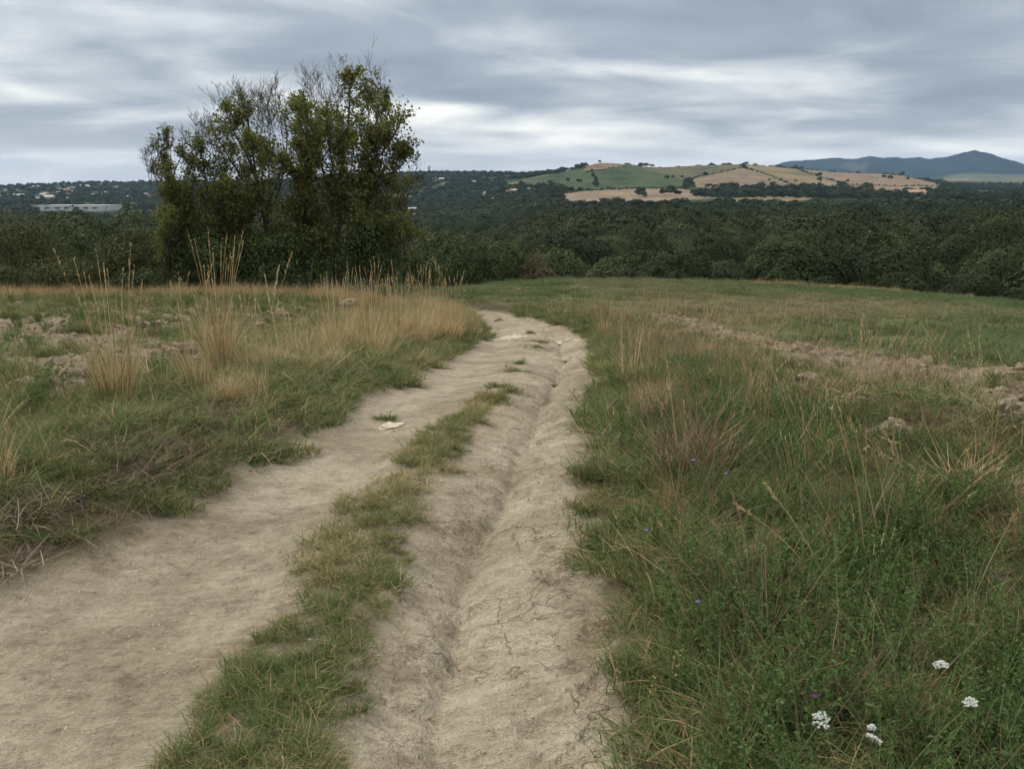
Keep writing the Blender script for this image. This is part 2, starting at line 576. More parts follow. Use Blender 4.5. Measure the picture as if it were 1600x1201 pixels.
def bump(T, h, dist, strength=1.0):
    b = T.new('ShaderNodeBump')
    b.inputs['Strength'].default_value = strength
    b.inputs['Distance'].default_value = dist
    T.put(b.inputs['Height'], h)
    return b.outputs[0]


def mat_earth():
    m, T = new_mat('earth')
    pos = T.new('ShaderNodeNewGeometry').outputs['Position']
    za = T.new('ShaderNodeAttribute', attribute_name='zone')
    zs = T.new('ShaderNodeSeparateColor')
    T.l.new(za.outputs['Color'], zs.inputs[0])
    road, plough, mead = zs.outputs[0], zs.outputs[1], zs.outputs[2]
    rt = T.new('ShaderNodeAttribute', attribute_name='trackside').outputs['Fac']
    n_big = T.noise(pos, 0.9, 2, 0.6)
    n_mid = T.noise(pos, 5.0, 4, 0.65)
    n_fine = T.noise(pos, 38.0, 4, 0.75)
    # --- dried mud of the track
    str_pos = T.vmath('MULTIPLY', pos, (1.0, 2.0, 1.0))
    n_str = T.noise(str_pos, 11.0, 4, 0.68)
    roadc = T.ramp(T.math('ADD', T.math('MULTIPLY', n_mid, 0.38), T.math('ADD', T.math('MULTIPLY', n_str, 0.32), T.math('MULTIPLY', n_fine, 0.30))),
                   [(0.36, (0.19, 0.147, 0.098)), (0.46, (0.322, 0.264, 0.188)), (0.54, (0.41, 0.345, 0.252)), (0.66, (0.51, 0.44, 0.336))])
    roadc = T.mix(T.mapr(n_big, 0.42, 0.62), roadc, T.mix(1.0, roadc, (0.78, 0.76, 0.73), 'MULTIPLY'))
    roadc = T.mix(T.math('MULTIPLY', rt, 0.45), roadc, T.mix(1.0, roadc, (1.12, 1.12, 1.10), 'MULTIPLY'))
    vor = T.new('ShaderNodeTexVoronoi', feature='DISTANCE_TO_EDGE')
    wv = T.vmath('ADD', T.vmath('MULTIPLY', pos, (1.0, 1.35, 1.0)), T.vmath('SCALE', T.noise(pos, 11.0, 2, 0.6, out=1), 0.09))
    T.put(vor.inputs['Vector'], wv)
    vor.inputs['Scale'].default_value = 6.5
    crack = T.math('SUBTRACT', 1.0, T.mapr(vor.outputs['Distance'], 0.0, 0.026))
    cmask = T.math('MULTIPLY', T.mapr(T.noise(pos, 2.3, 2, 0.6), 0.50, 0.60), rt)
    crack = T.math('MULTIPLY', crack, cmask)
    roadc = T.mix(T.math('MULTIPLY', crack, 0.12), roadc, (0.15, 0.11, 0.072))
    # dark crumbs, straw flecks
    vs = T.new('ShaderNodeTexVoronoi')
    T.put(vs.inputs['Vector'], pos)
    vs.inputs['Scale'].default_value = 42.0
    sp = T.math('LESS_THAN', vs.outputs['Distance'], 0.20)
    spc = T.new('ShaderNodeSeparateColor')
    T.l.new(vs.outputs['Color'], spc.inputs[0])
    dark = T.math('MULTIPLY', sp, T.math('GREATER_THAN', spc.outputs[0], 0.86))
    lite = T.math('MULTIPLY', sp, T.math('LESS_THAN', spc.outputs[0], 0.05))
    roadc = T.mix(T.math('MULTIPLY', dark, 0.6), roadc, (0.12, 0.085, 0.05))
    roadc = T.mix(T.math('MULTIPLY', lite, 0.7), roadc, (0.55, 0.50, 0.40))
    v2 = T.new('ShaderNodeTexVoronoi')
    T.put(v2.inputs['Vector'], pos)
    v2.inputs['Scale'].default_value = 120.0
    s2 = T.new('ShaderNodeSeparateColor')
    T.l.new(v2.outputs['Color'], s2.inputs[0])
    d2 = T.math('MULTIPLY', T.math('LESS_THAN', v2.outputs['Distance'], 0.30), T.math('GREATER_THAN', s2.outputs[0], 0.78))
    roadc = T.mix(T.math('MULTIPLY', d2, 0.45), roadc, T.mix(s2.outputs[1], (0.10, 0.075, 0.05), (0.24, 0.185, 0.125)))
    # --- verge soil with litter
    vergec = T.ramp(n_mid, [(0.3, (0.075, 0.065, 0.032)), (0.5, (0.115, 0.092, 0.05)), (0.7, (0.19, 0.145, 0.085))])
    # --- ploughed clods
    ploc = T.ramp(T.math('ADD', T.math('MULTIPLY', n_mid, 0.6), T.math('MULTIPLY', n_fine, 0.4)),
                  [(0.32, (0.13, 0.10, 0.064)), (0.5, (0.23, 0.18, 0.12)), (0.68, (0.34, 0.275, 0.19))])
    c = vergec
    c = T.mix(plough, c, ploc)
    c = T.mix(road, c, roadc)
    h = T.math('ADD', T.math('MULTIPLY', n_fine, 0.6), T.math('MULTIPLY', n_str, 0.9))
    h = T.math('SUBTRACT', h, T.math('MULTIPLY', crack, 0.3))
    out_surf(T, principled(T, c, 0.95, bump(T, h, 0.05, 1.0), 0.12))
    return m


def mat_meadow():
    m, T = new_mat('meadow_soil')
    pos = T.new('ShaderNodeNewGeometry').outputs['Position']
    pm = T.vmath('MULTIPLY', pos, (0.6, 1.0, 1.0))
    nm1 = T.noise(pm, 0.16, 3, 0.6)
    nm2 = T.noise(pm, 1.3, 4, 0.65)
    c = T.ramp(T.math('ADD', T.math('MULTIPLY', nm1, 0.6), T.math('MULTIPLY', nm2, 0.4)),
               [(0.36, (0.055, 0.080, 0.026)), (0.46, (0.085, 0.098, 0.036)), (0.55, (0.125, 0.115, 0.055)), (0.65, (0.18, 0.14, 0.085))])
    out_surf(T, principled(T, c, 0.95, None, 0.1))
    return m


def mat_far():
    m, T = new_mat('far_land')
    pos = T.new('ShaderNodeNewGeometry').outputs['Position']
    a = T.new('ShaderNodeAttribute', attribute_name='field').outputs['Color']
    n = T.noise(T.vmath('MULTIPLY', pos, (1, 0.5, 1)), 0.018, 6, 0.65)
    c = T.mix(1.0, a, T.ramp(n, [(0.3, (0.55, 0.60, 0.58)), (0.5, (1.0, 1.0, 1.0)), (0.7, (1.3, 1.25, 1.18))]), 'MULTIPLY')
    out_surf(T, principled(T, c, 1.0, None, 0.0))
    return m


M_EARTH = mat_earth()
M_FAR = mat_far()
M_MEADOW = mat_meadow()


# ------------------------------------------------------------------ one polar sheet of land, cut into its named pieces
def build_land():
    fine = np.radians(np.arange(-40, 40.01, 0.125))
    rest = np.radians(np.concatenate([np.arange(42, 180, 3), np.arange(180, 320, 3)]))
    az = np.concatenate([fine, rest])
    r = [0.35, 0.6, 0.85, 1.0]
    while r[-1] < 26:
        r.append(r[-1] * 1.0068)
    while r[-1] < 150:
        r.append(r[-1] * 1.013)
    while r[-1] < 850:
        r.append(r[-1] * 1.03)
    while r[-1] < 3700:
        r.append(r[-1] * 1.0125)
    while r[-1] < 9000:
        r.append(r[-1] * 1.03)
    while r[-1] < 12500:
        r.append(r[-1] * 1.02)
    while r[-1] < 14200:
        r.append(r[-1] * 1.12)
    r = np.array(r)
    A, R = np.meshgrid(az, r)
    X = R * np.sin(A)
    Y = R * np.cos(A)
    Z = z_full(X.ravel(), Y.ravel()).reshape(X.shape)
    nr, na = X.shape
    V = np.stack([X, Y, Z], -1).reshape(-1, 3)
    # masks
    road, strip, plr, pll, mead = zones(X.ravel(), Y.ravel())
    fr = (R.ravel() < 62)
    road = road * fr
    zone = np.stack([road * (1 - 0.45 * strip), np.maximum(plr, pll) * fr, mead, np.ones_like(road)], -1)
    trk = sst(X.ravel(), STRIP_R(Y.ravel()) - 0.05, STRIP_R(Y.ravel()) + 0.25)
    field = field_colour(V)
    i = np.arange(nr - 1)[:, None] * na
    j = np.arange(na)[None, :]
    j2 = (j + 1) % na
    F = np.stack([i + j, i + na + j, i + na + j2, i + j2], -1).reshape(-1, 4)[:, ::-1]
    rc = np.repeat((r[:-1] + r[1:]) / 2, na)
    fz = zone[F].mean(1)
    cls = np.full(len(F), 0)
    cls[rc >= 62] = 4
    cls[rc >= 850] = 5
    fazc = np.arctan2(V[F, 0].mean(1), V[F, 1].mean(1))
    cls[(rc >= 8200) & (fazc > _maz[0]) & (fazc < _maz[-1])] = 6
    n0 = rc < 62
    cx = V[F, 0].mean(1)
    cls[n0 & (fz[:, 2] > 0.5)] = 3
    cls[n0 & (fz[:, 1] > 0.5) & (cx < 0)] = 2
    cls[n0 & (fz[:, 1] > 0.5) & (cx > 0)] = 7
    cls[n0 & (road[F].mean(1) > 0.5)] = 1
    names = {0: ('grassy_verge_ground', M_EARTH), 1: ('dirt_track', M_EARTH), 2: ('ploughed_field', M_EARTH), 7: ('ploughed_field', M_EARTH), 3: ('meadow_ground', M_MEADOW),
             4: ('wooded_valley_ground', M_FAR), 5: ('far_hills', M_FAR), 6: ('blue_mountain', M_FAR)}
    labels = {0: 'bare soil and litter under the grass verges', 1: 'rutted pale dirt track bending left over the rise', 2: 'ploughed soil left of the track, below the trees',
              7: 'ploughed strip of clods right of the track', 3: 'green and tan meadow rising to the wood', 4: 'dark valley floor under the wood', 5: 'far hills with tan and green fields', 6: 'distant blue wooded mountain on the right'}
    nf_ = 0
    for c, (nm, mt) in names.items():
        f = F[cls == c]
        if not len(f):
            continue
        u, inv = np.unique(f, return_inverse=True)
        at = {}
        if mt is M_EARTH:
            at['zone'] = ('POINT', 'FLOAT_COLOR', zone[u])
            at['trackside'] = ('POINT', 'FLOAT', trk[u])
        elif mt is M_FAR:
            at['field'] = ('POINT', 'FLOAT_COLOR', field[u])
        me = make_mesh(nm, V[u], inv.reshape(f.shape), [mt], smooth=True, attrs=at)
        tag(link(bpy.data.objects.new(nm, me)), labels[c], None, None, 'structure')
    # small patch right under the camera
    k = np.arange(na)
    cv = np.vstack([V[:na], [[0, 0, float(z_full(np.array([0.0]), np.array([0.0]))[0])]]])
    me = make_mesh('grassy_verge_ground', cv, np.stack([k, np.full(na, na), (k + 1) % na], -1)[:, ::-1], [M_EARTH], smooth=True,
                   attrs={'zone': ('POINT', 'FLOAT_COLOR', np.tile([[1.0, 0, 0, 1]], (na + 1, 1))), 'trackside': ('POINT', 'FLOAT', np.zeros(na + 1))})
    tag(link(bpy.data.objects.new('dirt_track', me)), 'dirt track where the photographer stands', None, None, 'structure')


def in_poly(px, py, poly):
    ins = np.zeros(px.shape, bool)
    n = len(poly)
    for k in range(n):
        x1, y1 = poly[k]
        x2, y2 = poly[(k + 1) % n]
        c = ((y1 > py) != (y2 > py)) & (px < (x2 - x1) * (py - y1) / (y2 - y1 + 1e-9) + x1)
        ins ^= c
    return ins


TAN = (0.178, 0.137, 0.098)
FIELDS = [  # outline on the photo -> carried to the hillside by sight line, distance range, colour
    ([(772, 286), (862, 273), (911, 264), (1012, 258), (1080, 262), (1069, 281), (1065, 294), (911, 299), (832, 289)], 1100, 2200, (0.0625, 0.0785, 0.045)),
    ([(911, 265), (925, 256), (935, 250), (962, 252), (1000, 257), (962, 262), (926, 268)], 1700, 2300, (0.17, 0.13, 0.088)),
    ([(1000, 263), (1050, 259), (1100, 255), (1165, 253), (1157, 265), (1110, 273), (1072, 281)], 1300, 2500, (0.105, 0.10, 0.060)),
    ([(1072, 282), (1110, 273.5), (1158, 262), (1200, 274), (1243, 293), (1090, 293)], 1200, 2500, TAN),
    ([(1161, 260), (1190, 252), (1240, 258), (1252, 268), (1314, 287), (1306, 296), (1242, 293)], 1300, 2600, (0.185, 0.148, 0.09)),
    ([(1245, 260), (1300, 262), (1381, 266), (1430, 270), (1478, 286), (1480, 296), (1325, 296), (1316, 287), (1262, 270)], 1300, 2800, (0.19, 0.145, 0.104)),
    ([(1330, 293), (1480, 291), (1490, 300), (1430, 303), (1340, 301)], 1250, 2500, (0.21, 0.16, 0.105)),
    ([(853, 309), (870, 304), (905, 299), (994, 295), (1052, 295), (1128, 300), (1118, 310), (1040, 314), (964, 322), (930, 318), (880, 312)], 850, 1500, (0.215, 0.166, 0.119)),
    ([(1095, 322), (1118, 311), (1200, 306), (1266, 304), (1268, 312), (1180, 318)], 850, 1400, (0.20, 0.155, 0.095)),
    ([(1478, 268), (2100, 262), (2100, 305), (1500, 303), (1470, 294)], 1700, 9000, (0.10, 0.098, 0.06)),
]


def field_colour(V):
    x, y, z = V.T
    r = np.hypot(x, y)
    px, py, dep = to_pix(x, y, z)
    c = np.tile([[0.040, 0.056, 0.028, 1.0]], (len(V), 1))
    m = (r > 600) & (dep > 0)
    n = fbm(x / 140, y / 140, 3, 91)
    c[:, :3] *= (1 + 0.35 * n)[:, None]
    for poly, r0, r1, col in FIELDS:
        k = m & (r > r0) & (r < r1)
        idx = np.nonzero(k)[0]
        ins = in_poly(px[idx], py[idx], poly)
        c[idx[ins], :3] = col
    # patchwork on the right-hand plain
    k = m & (r > 2200) & (r < 8200) & (px > 1475)
    p = vnoise(x / 260, y / 420, 5)
    q = vnoise(x / 300 + 9, y / 500, 15)
    c[k & (p > 0.62), :3] = (0.17, 0.142, 0.09)
    c[k & (p < 0.36), :3] = (0.055, 0.075, 0.036)
    c[k & (q > 0.72), :3] = (0.085, 0.10, 0.052)
    # small clearings and bare ground on the settled hills to the left
    k = m & (r > 1300) & (r < 3600) & (px < 860)
    p = vnoise(x / 85, y / 120, 25)
    c[k & (p > 0.86), :3] = (0.15, 0.12, 0.08)
    c[k & (p < 0.17), :3] = (0.085, 0.10, 0.045)
    k = r > 8200
    c[k, :3] = np.array([0.020, 0.028, 0.022])[None] * (1 + 0.7 * fbm(x[k] / 120, y[k] / 260, 4, 36))[:, None]
    kk = k & (vnoise(x / 380, y / 800, 35) > 0.86)
    c[kk, :3] = (0.06, 0.065, 0.045)
    return c


build_land()

# ------------------------------------------------------------------ haze: one closed box of pale air round the whole place
def build_haze():
    m, T = new_mat('haze_air')
    v = T.new('ShaderNodeVolumePrincipled')
    v.inputs['Color'].default_value = (0.45, 0.68, 1.0, 1)
    v.inputs['Density'].default_value = HAZE
    v.inputs['Density Attribute'].default_value = ''
    v.inputs['Anisotropy'].default_value = 0.0
    o = T.new('ShaderNodeOutputMaterial')
    T.l.new(v.outputs[0], o.inputs['Volume'])
    m.cycles.homogeneous_volume = True
    s, lo, hi = 15800.0, -400.0, 620.0
    V = np.array([(x * s, y * s, z) for z in (lo, hi) for x, y in ((-1, -1), (1, -1), (1, 1), (-1, 1))])
    F = np.array([(3, 2, 1, 0), (4, 5, 6, 7), (0, 1, 5, 4), (1, 2, 6, 5), (2, 3, 7, 6), (3, 0, 4, 7)])
    o = link(bpy.data.objects.new('haze', make_mesh('haze', V, F, [m])))
    tag(o, 'thin blue haze over the far hills', None, None, 'stuff')


HAZE = 0.000038
build_haze()


# ------------------------------------------------------------------ plant materials
def mat_leaf(name, stops, trans=0.25, wt=0.55, rough=0.75, use_tint=True):
    """colour from the plant's own tint plus leaf-to-leaf variation"""
    m, T = new_mat(name)
    isl = T.new('ShaderNodeNewGeometry').outputs['Random Per Island']
    if use_tint:
        ti = T.new('ShaderNodeAttribute', attribute_name='tint', attribute_type='INSTANCER').outputs['Fac']
    else:
        ti = T.new('ShaderNodeObjectInfo').outputs['Random']
    f = T.math('ADD', T.math('MULTIPLY', ti, wt), T.math('MULTIPLY', isl, 1 - wt))
    c = T.ramp(f, stops)
    p = T.new('ShaderNodeBsdfPrincipled')
    T.put(p.inputs['Base Color'], c)
    p.inputs['Roughness'].default_value = rough
    p.inputs['Specular IOR Level'].default_value = 0.25
    if trans > 0:
        tr = T.new('ShaderNodeBsdfTranslucent')
        T.put(tr.inputs[0], c)
        mx = T.new('ShaderNodeMixShader')
        mx.inputs[0].default_value = trans
        T.l.new(p.outputs[0], mx.inputs[1])
        T.l.new(tr.outputs[0], mx.inputs[2])
        out_surf(T, mx.outputs[0])
    else:
        out_surf(T, p.outputs[0])
    return m


def mat_plain(name, a, b, scale=30.0, rough=0.9):
    m, T = new_mat(name)
    pos = T.new('ShaderNodeTexCoord').outputs['Object']
    n = T.noise(pos, scale, 4, 0.6)
    out_surf(T, principled(T, T.ramp(n, [(0.35, a), (0.65, b)]), rough, bump(T, n, 0.01, 0.5), 0.15))
    return m


M_GRASS = mat_leaf('grass_blades', [(0.0, (0.062, 0.102, 0.028)), (0.28, (0.100, 0.140, 0.040)), (0.52, (0.155, 0.170, 0.056)), (0.72, (0.265, 0.225, 0.095)), (1.0, (0.46, 0.36, 0.18))])
M_WEED = mat_leaf('weed_leaves', [(0.0, (0.058, 0.102, 0.028)), (0.5, (0.100, 0.155, 0.042)), (1.0, (0.17, 0.22, 0.07))])
M_DRY = mat_leaf('dry_grass', [(0.0, (0.22, 0.15, 0.075)), (0.45, (0.40, 0.285, 0.14)), (0.75, (0.55, 0.42, 0.23)), (1.0, (0.66, 0.54, 0.33))], 0.2)
M_BROWN = mat_leaf('dead_stems', [(0.0, (0.10, 0.062, 0.040)), (0.5, (0.20, 0.125, 0.078)), (1.0, (0.36, 0.26, 0.17))], 0.05)
M_TWIG = mat_leaf('grey_twigs', [(0.0, (0.085, 0.058, 0.040)), (0.5, (0.165, 0.115, 0.08)), (1.0, (0.33, 0.26, 0.19))], 0.0)
M_MEAD = mat_leaf('meadow_blades', [(0.0, (0.050, 0.088, 0.024)), (0.35, (0.090, 0.122, 0.040)), (0.6, (0.150, 0.145, 0.062)), (0.8, (0.22, 0.175, 0.095)), (1.0, (0.33, 0.255, 0.14))], wt=0.7)
M_OAK = mat_leaf('oak_leaves', [(0.0, (0.018, 0.028, 0.010)), (0.5, (0.035, 0.050, 0.017)), (1.0, (0.078, 0.095, 0.031))], 0.2, 0.7, use_tint=False)
M_OAKI = mat_leaf('far_oak_leaves', [(0.0, (0.019, 0.030, 0.011)), (0.5, (0.036, 0.051, 0.018)), (1.0, (0.074, 0.09, 0.031))], 0.18, 0.75)
M_ELM = mat_leaf('elm_leaves', [(0.0, (0.060, 0.086, 0.022)), (0.45, (0.115, 0.145, 0.038)), (0.8, (0.195, 0.205, 0.058)), (1.0, (0.30, 0.25, 0.08))], 0.45, 0.1, use_tint=False)
M_BUSH = mat_leaf('bush_leaves', [(0.0, (0.025, 0.039, 0.013)), (0.55, (0.048, 0.071, 0.022)), (1.0, (0.098, 0.122, 0.041))], 0.2, 0.2, use_tint=False)
M_OLIVE = mat_leaf('olive_green_leaves', [(0.0, (0.036, 0.043, 0.016)), (0.5, (0.066, 0.075, 0.026)), (1.0, (0.115, 0.12, 0.044))], 0.25, 0.2, use_tint=False)
M_RUST = mat_leaf('rusty_leaves', [(0.0, (0.045, 0.046, 0.020)), (0.5, (0.082, 0.070, 0.032)), (1.0, (0.13, 0.098, 0.048))], 0.2, 0.2, use_tint=False)
M_BARK = mat_plain('bark', (0.050, 0.040, 0.032), (0.120, 0.100, 0.082), 14.0)
M_CLOD = mat_plain('soil_clods', (0.14, 0.108, 0.07), (0.30, 0.24, 0.165), 30.0, 1.0)
M_CLODI = M_CLOD
M_STONE = mat_plain('pale_stone', (0.36, 0.305, 0.22), (0.52, 0.455, 0.35), 25.0, 0.9)
M_UMBEL = mat_plain('white_petals', (0.50, 0.53, 0.44), (0.72, 0.73, 0.68), 300.0, 0.8)
M_UGREEN = mat_plain('green_stem', (0.09, 0.125, 0.045), (0.17, 0.20, 0.08), 60.0, 0.8)
M_BLUE = mat_plain('violet_petals', (0.16, 0.13, 0.34), (0.26, 0.22, 0.48), 200.0, 0.8)
M_PURPLE = mat_plain('purple_petals', (0.09, 0.03, 0.09), (0.15, 0.05, 0.14), 200.0, 0.8)


# ------------------------------------------------------------------ geometry pieces (all vectorised)
class MB:
    def __init__(self):
        self.v, self.f, self.m, self.n = [], [], [], 0

    def add(self, v, f, mi=0):
        v = np.asarray(v, float).reshape(-1, 3)
        f = np.asarray(f, int).reshape(-1, 3)
        self.v.append(v)
        self.f.append(f + self.n)
        self.m.append(np.full(len(f), mi))
        self.n += len(v)
        return self

    def mesh(self, name, mats, smooth=False):
        return make_mesh(name, np.vstack(self.v), np.vstack(self.f), mats, np.concatenate(self.m), smooth)


def unit(v):
    return v / np.maximum(np.linalg.norm(v, axis=-1, keepdims=True), 1e-9)


def strips(base, d, bend, length, width, segs=3, wdir=None, rng=RNG, tip=0.0):
    """n curved tapering blades"""
    n = len(base)
    length = np.broadcast_to(length, (n,))
    width = np.broadcast_to(width, (n,))
    if wdir is None:
        a = rng.uniform(0, 2 * np.pi, n)
        wdir = np.stack([np.cos(a), np.sin(a), np.zeros(n)], -1)
    t = np.linspace(0, 1, segs + 1)
    P = base[:, None] + (d[:, None] * t[None, :, None] + bend[:, None] * (t ** 2)[None, :, None]) * length[:, None, None]
    w = width[:, None] * 0.5 * (1 - (1 - tip) * t ** 1.6)[None]
    A = P - wdir[:, None] * w[..., None]
    B = P + wdir[:, None] * w[..., None]
    V = np.stack([A, B], 2).reshape(n, -1, 3)
    F = []
    for s in range(segs):
        a, b, c, e = 2 * s, 2 * s + 1, 2 * s + 2, 2 * s + 3
        if s == segs - 1 and tip < 0.05:
            F += [(a, b, c)]
        else:
            F += [(a, b, e), (a, e, c)]
    F = np.array(F)
    k = 2 * (segs + 1)
    FF = (F[None] + (np.arange(n) * k)[:, None, None]).reshape(-1, 3)
    return V.reshape(-1, 3), FF


def leaves(c, axis, nrm, ln, wd):
    """n folded rhombic leaves: centre, long axis, facing"""
    n = len(c)
    axis = unit(axis)
    side = unit(np.cross(axis, nrm))
    nn = np.cross(side, axis)
    ln = np.broadcast_to(ln, (n,))[:, None]
    wd = np.broadcast_to(wd, (n,))[:, None]
    b = c - axis * ln * 0.5
    t = c + axis * ln * 0.5
    l = c - side * wd * 0.5 + nn * wd * 0.18
    r = c + side * wd * 0.5 + nn * wd * 0.18
    V = np.stack([b, r, t, l], 1).reshape(-1, 3)
    k = (np.arange(n) * 4)[:, None]
    F = np.concatenate([k + [[0, 1, 2]], k + [[0, 2, 3]]], 0)
    return V, F


def tube(pts, rad, sides=5):
    pts = np.asarray(pts, float)
    n = len(pts)
    rad = np.broadcast_to(rad, (n,))
    tg = np.gradient(pts, axis=0) if n > 2 else np.repeat(pts[1:] - pts[:1], 2, 0)
    tg = unit(tg)
    ref = np.array([0.31, 0.95, 0.1]) if abs(tg[0][1]) < 0.8 else np.array([1.0, 0.1, 0.2])
    u = unit(np.cross(tg, ref))
    w = np.cross(tg, u)
    a = np.arange(sides) / sides * 2 * np.pi
    V = pts[:, None] + (u[:, None] * np.cos(a)[None, :, None] + w[:, None] * np.sin(a)[None, :, None]) * rad[:, None, None]
    i = np.arange(n - 1)[:, None] * sides
    j = np.arange(sides)[None]
    j2 = (j + 1) % sides
    q = np.stack([i + j, i + j2, i + sides + j2, i + sides + j], -1).reshape(-1, 4)
    F = np.concatenate([q[:, [0, 1, 2]], q[:, [0, 2, 3]]])
    return V.reshape(-1, 3), F


def rnd_dirs(n, rng, zmin=-1.0):
    z = rng.uniform(zmin, 1, n)
    a = rng.uniform(0, 2 * np.pi, n)
    s = np.sqrt(np.clip(1 - z * z, 0, 1))
    return np.stack([s * np.cos(a), s * np.sin(a), z], -1)


# ------------------------------------------------------------------ scatter by geometry nodes (uncountable ground cover only)
def proto_collection(name, meshes):
    c = bpy.data.collections.new(name)
    for i, me in enumerate(meshes):
        o = bpy.data.objects.new('%s_piece_%02d' % (name, i), me)
        c.objects.link(o)
    return c


def scatter(name, protos, pts, rot, scale, idx, tint, label):
    n = len(pts)
    me = bpy.data.meshes.new(name)
    me.vertices.add(n)
    me.vertices.foreach_set('co', np.ascontiguousarray(pts, np.float32).ravel())
    for an, typ, key, data in (('rot', 'FLOAT_VECTOR', 'vector', rot), ('size', 'FLOAT_VECTOR', 'vector', scale), ('tint', 'FLOAT', 'value', tint)):
        a = me.attributes.new(an, typ, 'POINT')
        a.data.foreach_set(key, np.ascontiguousarray(data, np.float32).ravel())
    a = me.attributes.new('pick', 'INT', 'POINT')
    a.data.foreach_set('value', np.ascontiguousarray(idx, np.int32))
    o = link(bpy.data.objects.new(name, me))
    g = bpy.data.node_groups.new(name, 'GeometryNodeTree')
    g.interface.new_socket('Geometry', in_out='INPUT', socket_type='NodeSocketGeometry')
    g.interface.new_socket('Geometry', in_out='OUTPUT', socket_type='NodeSocketGeometry')
    gi = g.nodes.new('NodeGroupInput')
    go = g.nodes.new('NodeGroupOutput')
    iop = g.nodes.new('GeometryNodeInstanceOnPoints')
    ci = g.nodes.new('GeometryNodeCollectionInfo')
    ci.inputs['Collection'].default_value = protos
    ci.inputs['Separate Children'].default_value = True
    ci.inputs['Reset Children'].default_value = True

    def attr(nm, dt):
        k = g.nodes.new('GeometryNodeInputNamedAttribute')
        k.data_type = dt
        k.inputs['Name'].default_value = nm
        return k.outputs['Attribute']
    g.links.new(gi.outputs[0], iop.inputs['Points'])
    g.links.new(ci.outputs[0], iop.inputs['Instance'])
    iop.inputs['Pick Instance'].default_value = True
    g.links.new(attr('pick', 'INT'), iop.inputs['Instance Index'])
    g.links.new(attr('rot', 'FLOAT_VECTOR'), iop.inputs['Rotation'])
    g.links.new(attr('size', 'FLOAT_VECTOR'), iop.inputs['Scale'])
    g.links.new(iop.outputs[0], go.inputs[0])
    md = o.modifiers.new('scatter', 'NODES')
    md.node_group = g
    return tag(o, label, None, None, 'stuff')


def in_view(x, y, z, mx=650, top=-400, bot=500):
    px, py, dep = to_pix(x, y, z)
    return (dep > 0.4) & (px > -mx) & (px < 1600 + mx) & (py < 1201 + bot)


def sample(x0, x1, y0, y1, dens, rng, far_fall=None):
    n = int((x1 - x0) * (y1 - y0) * dens)
    x = rng.uniform(x0, x1, n)
    y = rng.uniform(y0, y1, n)
    return x, y


def rots(n, rng, lean=0.15):
    return np.stack([rng.normal(0, lean, n), rng.normal(0, lean, n), rng.uniform(0, 2 * np.pi, n)], -1)


# ------------------------------------------------------------------ ground-cover prototypes
def proto_grass(rng, n, hgt, spread, width, lean=0.5, curl=0.5, dry=0.12, mats=(0, 1)):
    a = rng.uniform(0, 2 * np.pi, n)
    rr = spread * np.sqrt(rng.uniform(0, 1, n))
    base = np.stack([rr * np.cos(a), rr * np.sin(a), np.full(n, -0.01)], -1)
    b = a + rng.normal(0, 0.9, n)
    ln = np.abs(rng.normal(lean, lean * 0.5, n))
    out = np.stack([np.cos(b), np.sin(b), np.zeros(n)], -1)
    d = unit(out * ln[:, None] * 0.6 + np.array([0, 0, 1.0]))
    bend = out * (np.abs(rng.normal(curl, curl * 0.6, n)) * 0.7)[:, None] + np.array([0, 0, -1.0]) * (np.abs(rng.normal(curl, curl * 0.5, n)) * 0.5)[:, None]
    L = hgt * rng.uniform(0.45, 1.1, n)
    w = width * rng.uniform(0.7, 1.3, n)
    isd = rng.uniform(0, 1, n) < dry
    mb = MB()
    for m_, k in ((0, ~isd), (1, isd)):
        if k.any():
            v, f = strips(base[k], d[k], bend[k], L[k], w[k], 3, rng=rng)
            mb.add(v, f, m_)
    return mb


def proto_weed(rng, nst, hgt, leaf=0.022, per=26, spread=0.06):
    """leafy lucerne-like stems"""
    mb = MB()
    for s in range(nst):
        a = rng.uniform(0, 2 * np.pi)
        b0 = np.array([math.cos(a), math.sin(a), 0]) * spread * rng.uniform(0, 1)
        h = hgt * rng.uniform(0.6, 1.1)
        lean = np.array([math.cos(a), math.sin(a), 0]) * rng.uniform(0.05, 0.5)
        t = np.linspace(0, 1, 5)
        pts = b0 + np.outer(t, [0, 0, h]) + np.outer(t ** 1.6, lean * h)
        mb.add(*tube(pts, np.linspace(0.0022, 0.0010, 5), 3), 2)
        tt = rng.uniform(0.15, 1.0, per)
        c = b0 + np.outer(tt, [0, 0, h]) + np.outer(tt ** 1.6, lean * h)
        dd = rnd_dirs(per, rng, -0.2)
        sz = leaf * rng.uniform(0.6, 1.3, per) * (1.15 - 0.5 * tt)
        c = c + dd * sz[:, None] * 1.1
        mb.add(*leaves(c, dd, rnd_dirs(per, rng, 0.2), sz * 1.7, sz * 0.8), 0)
    return mb


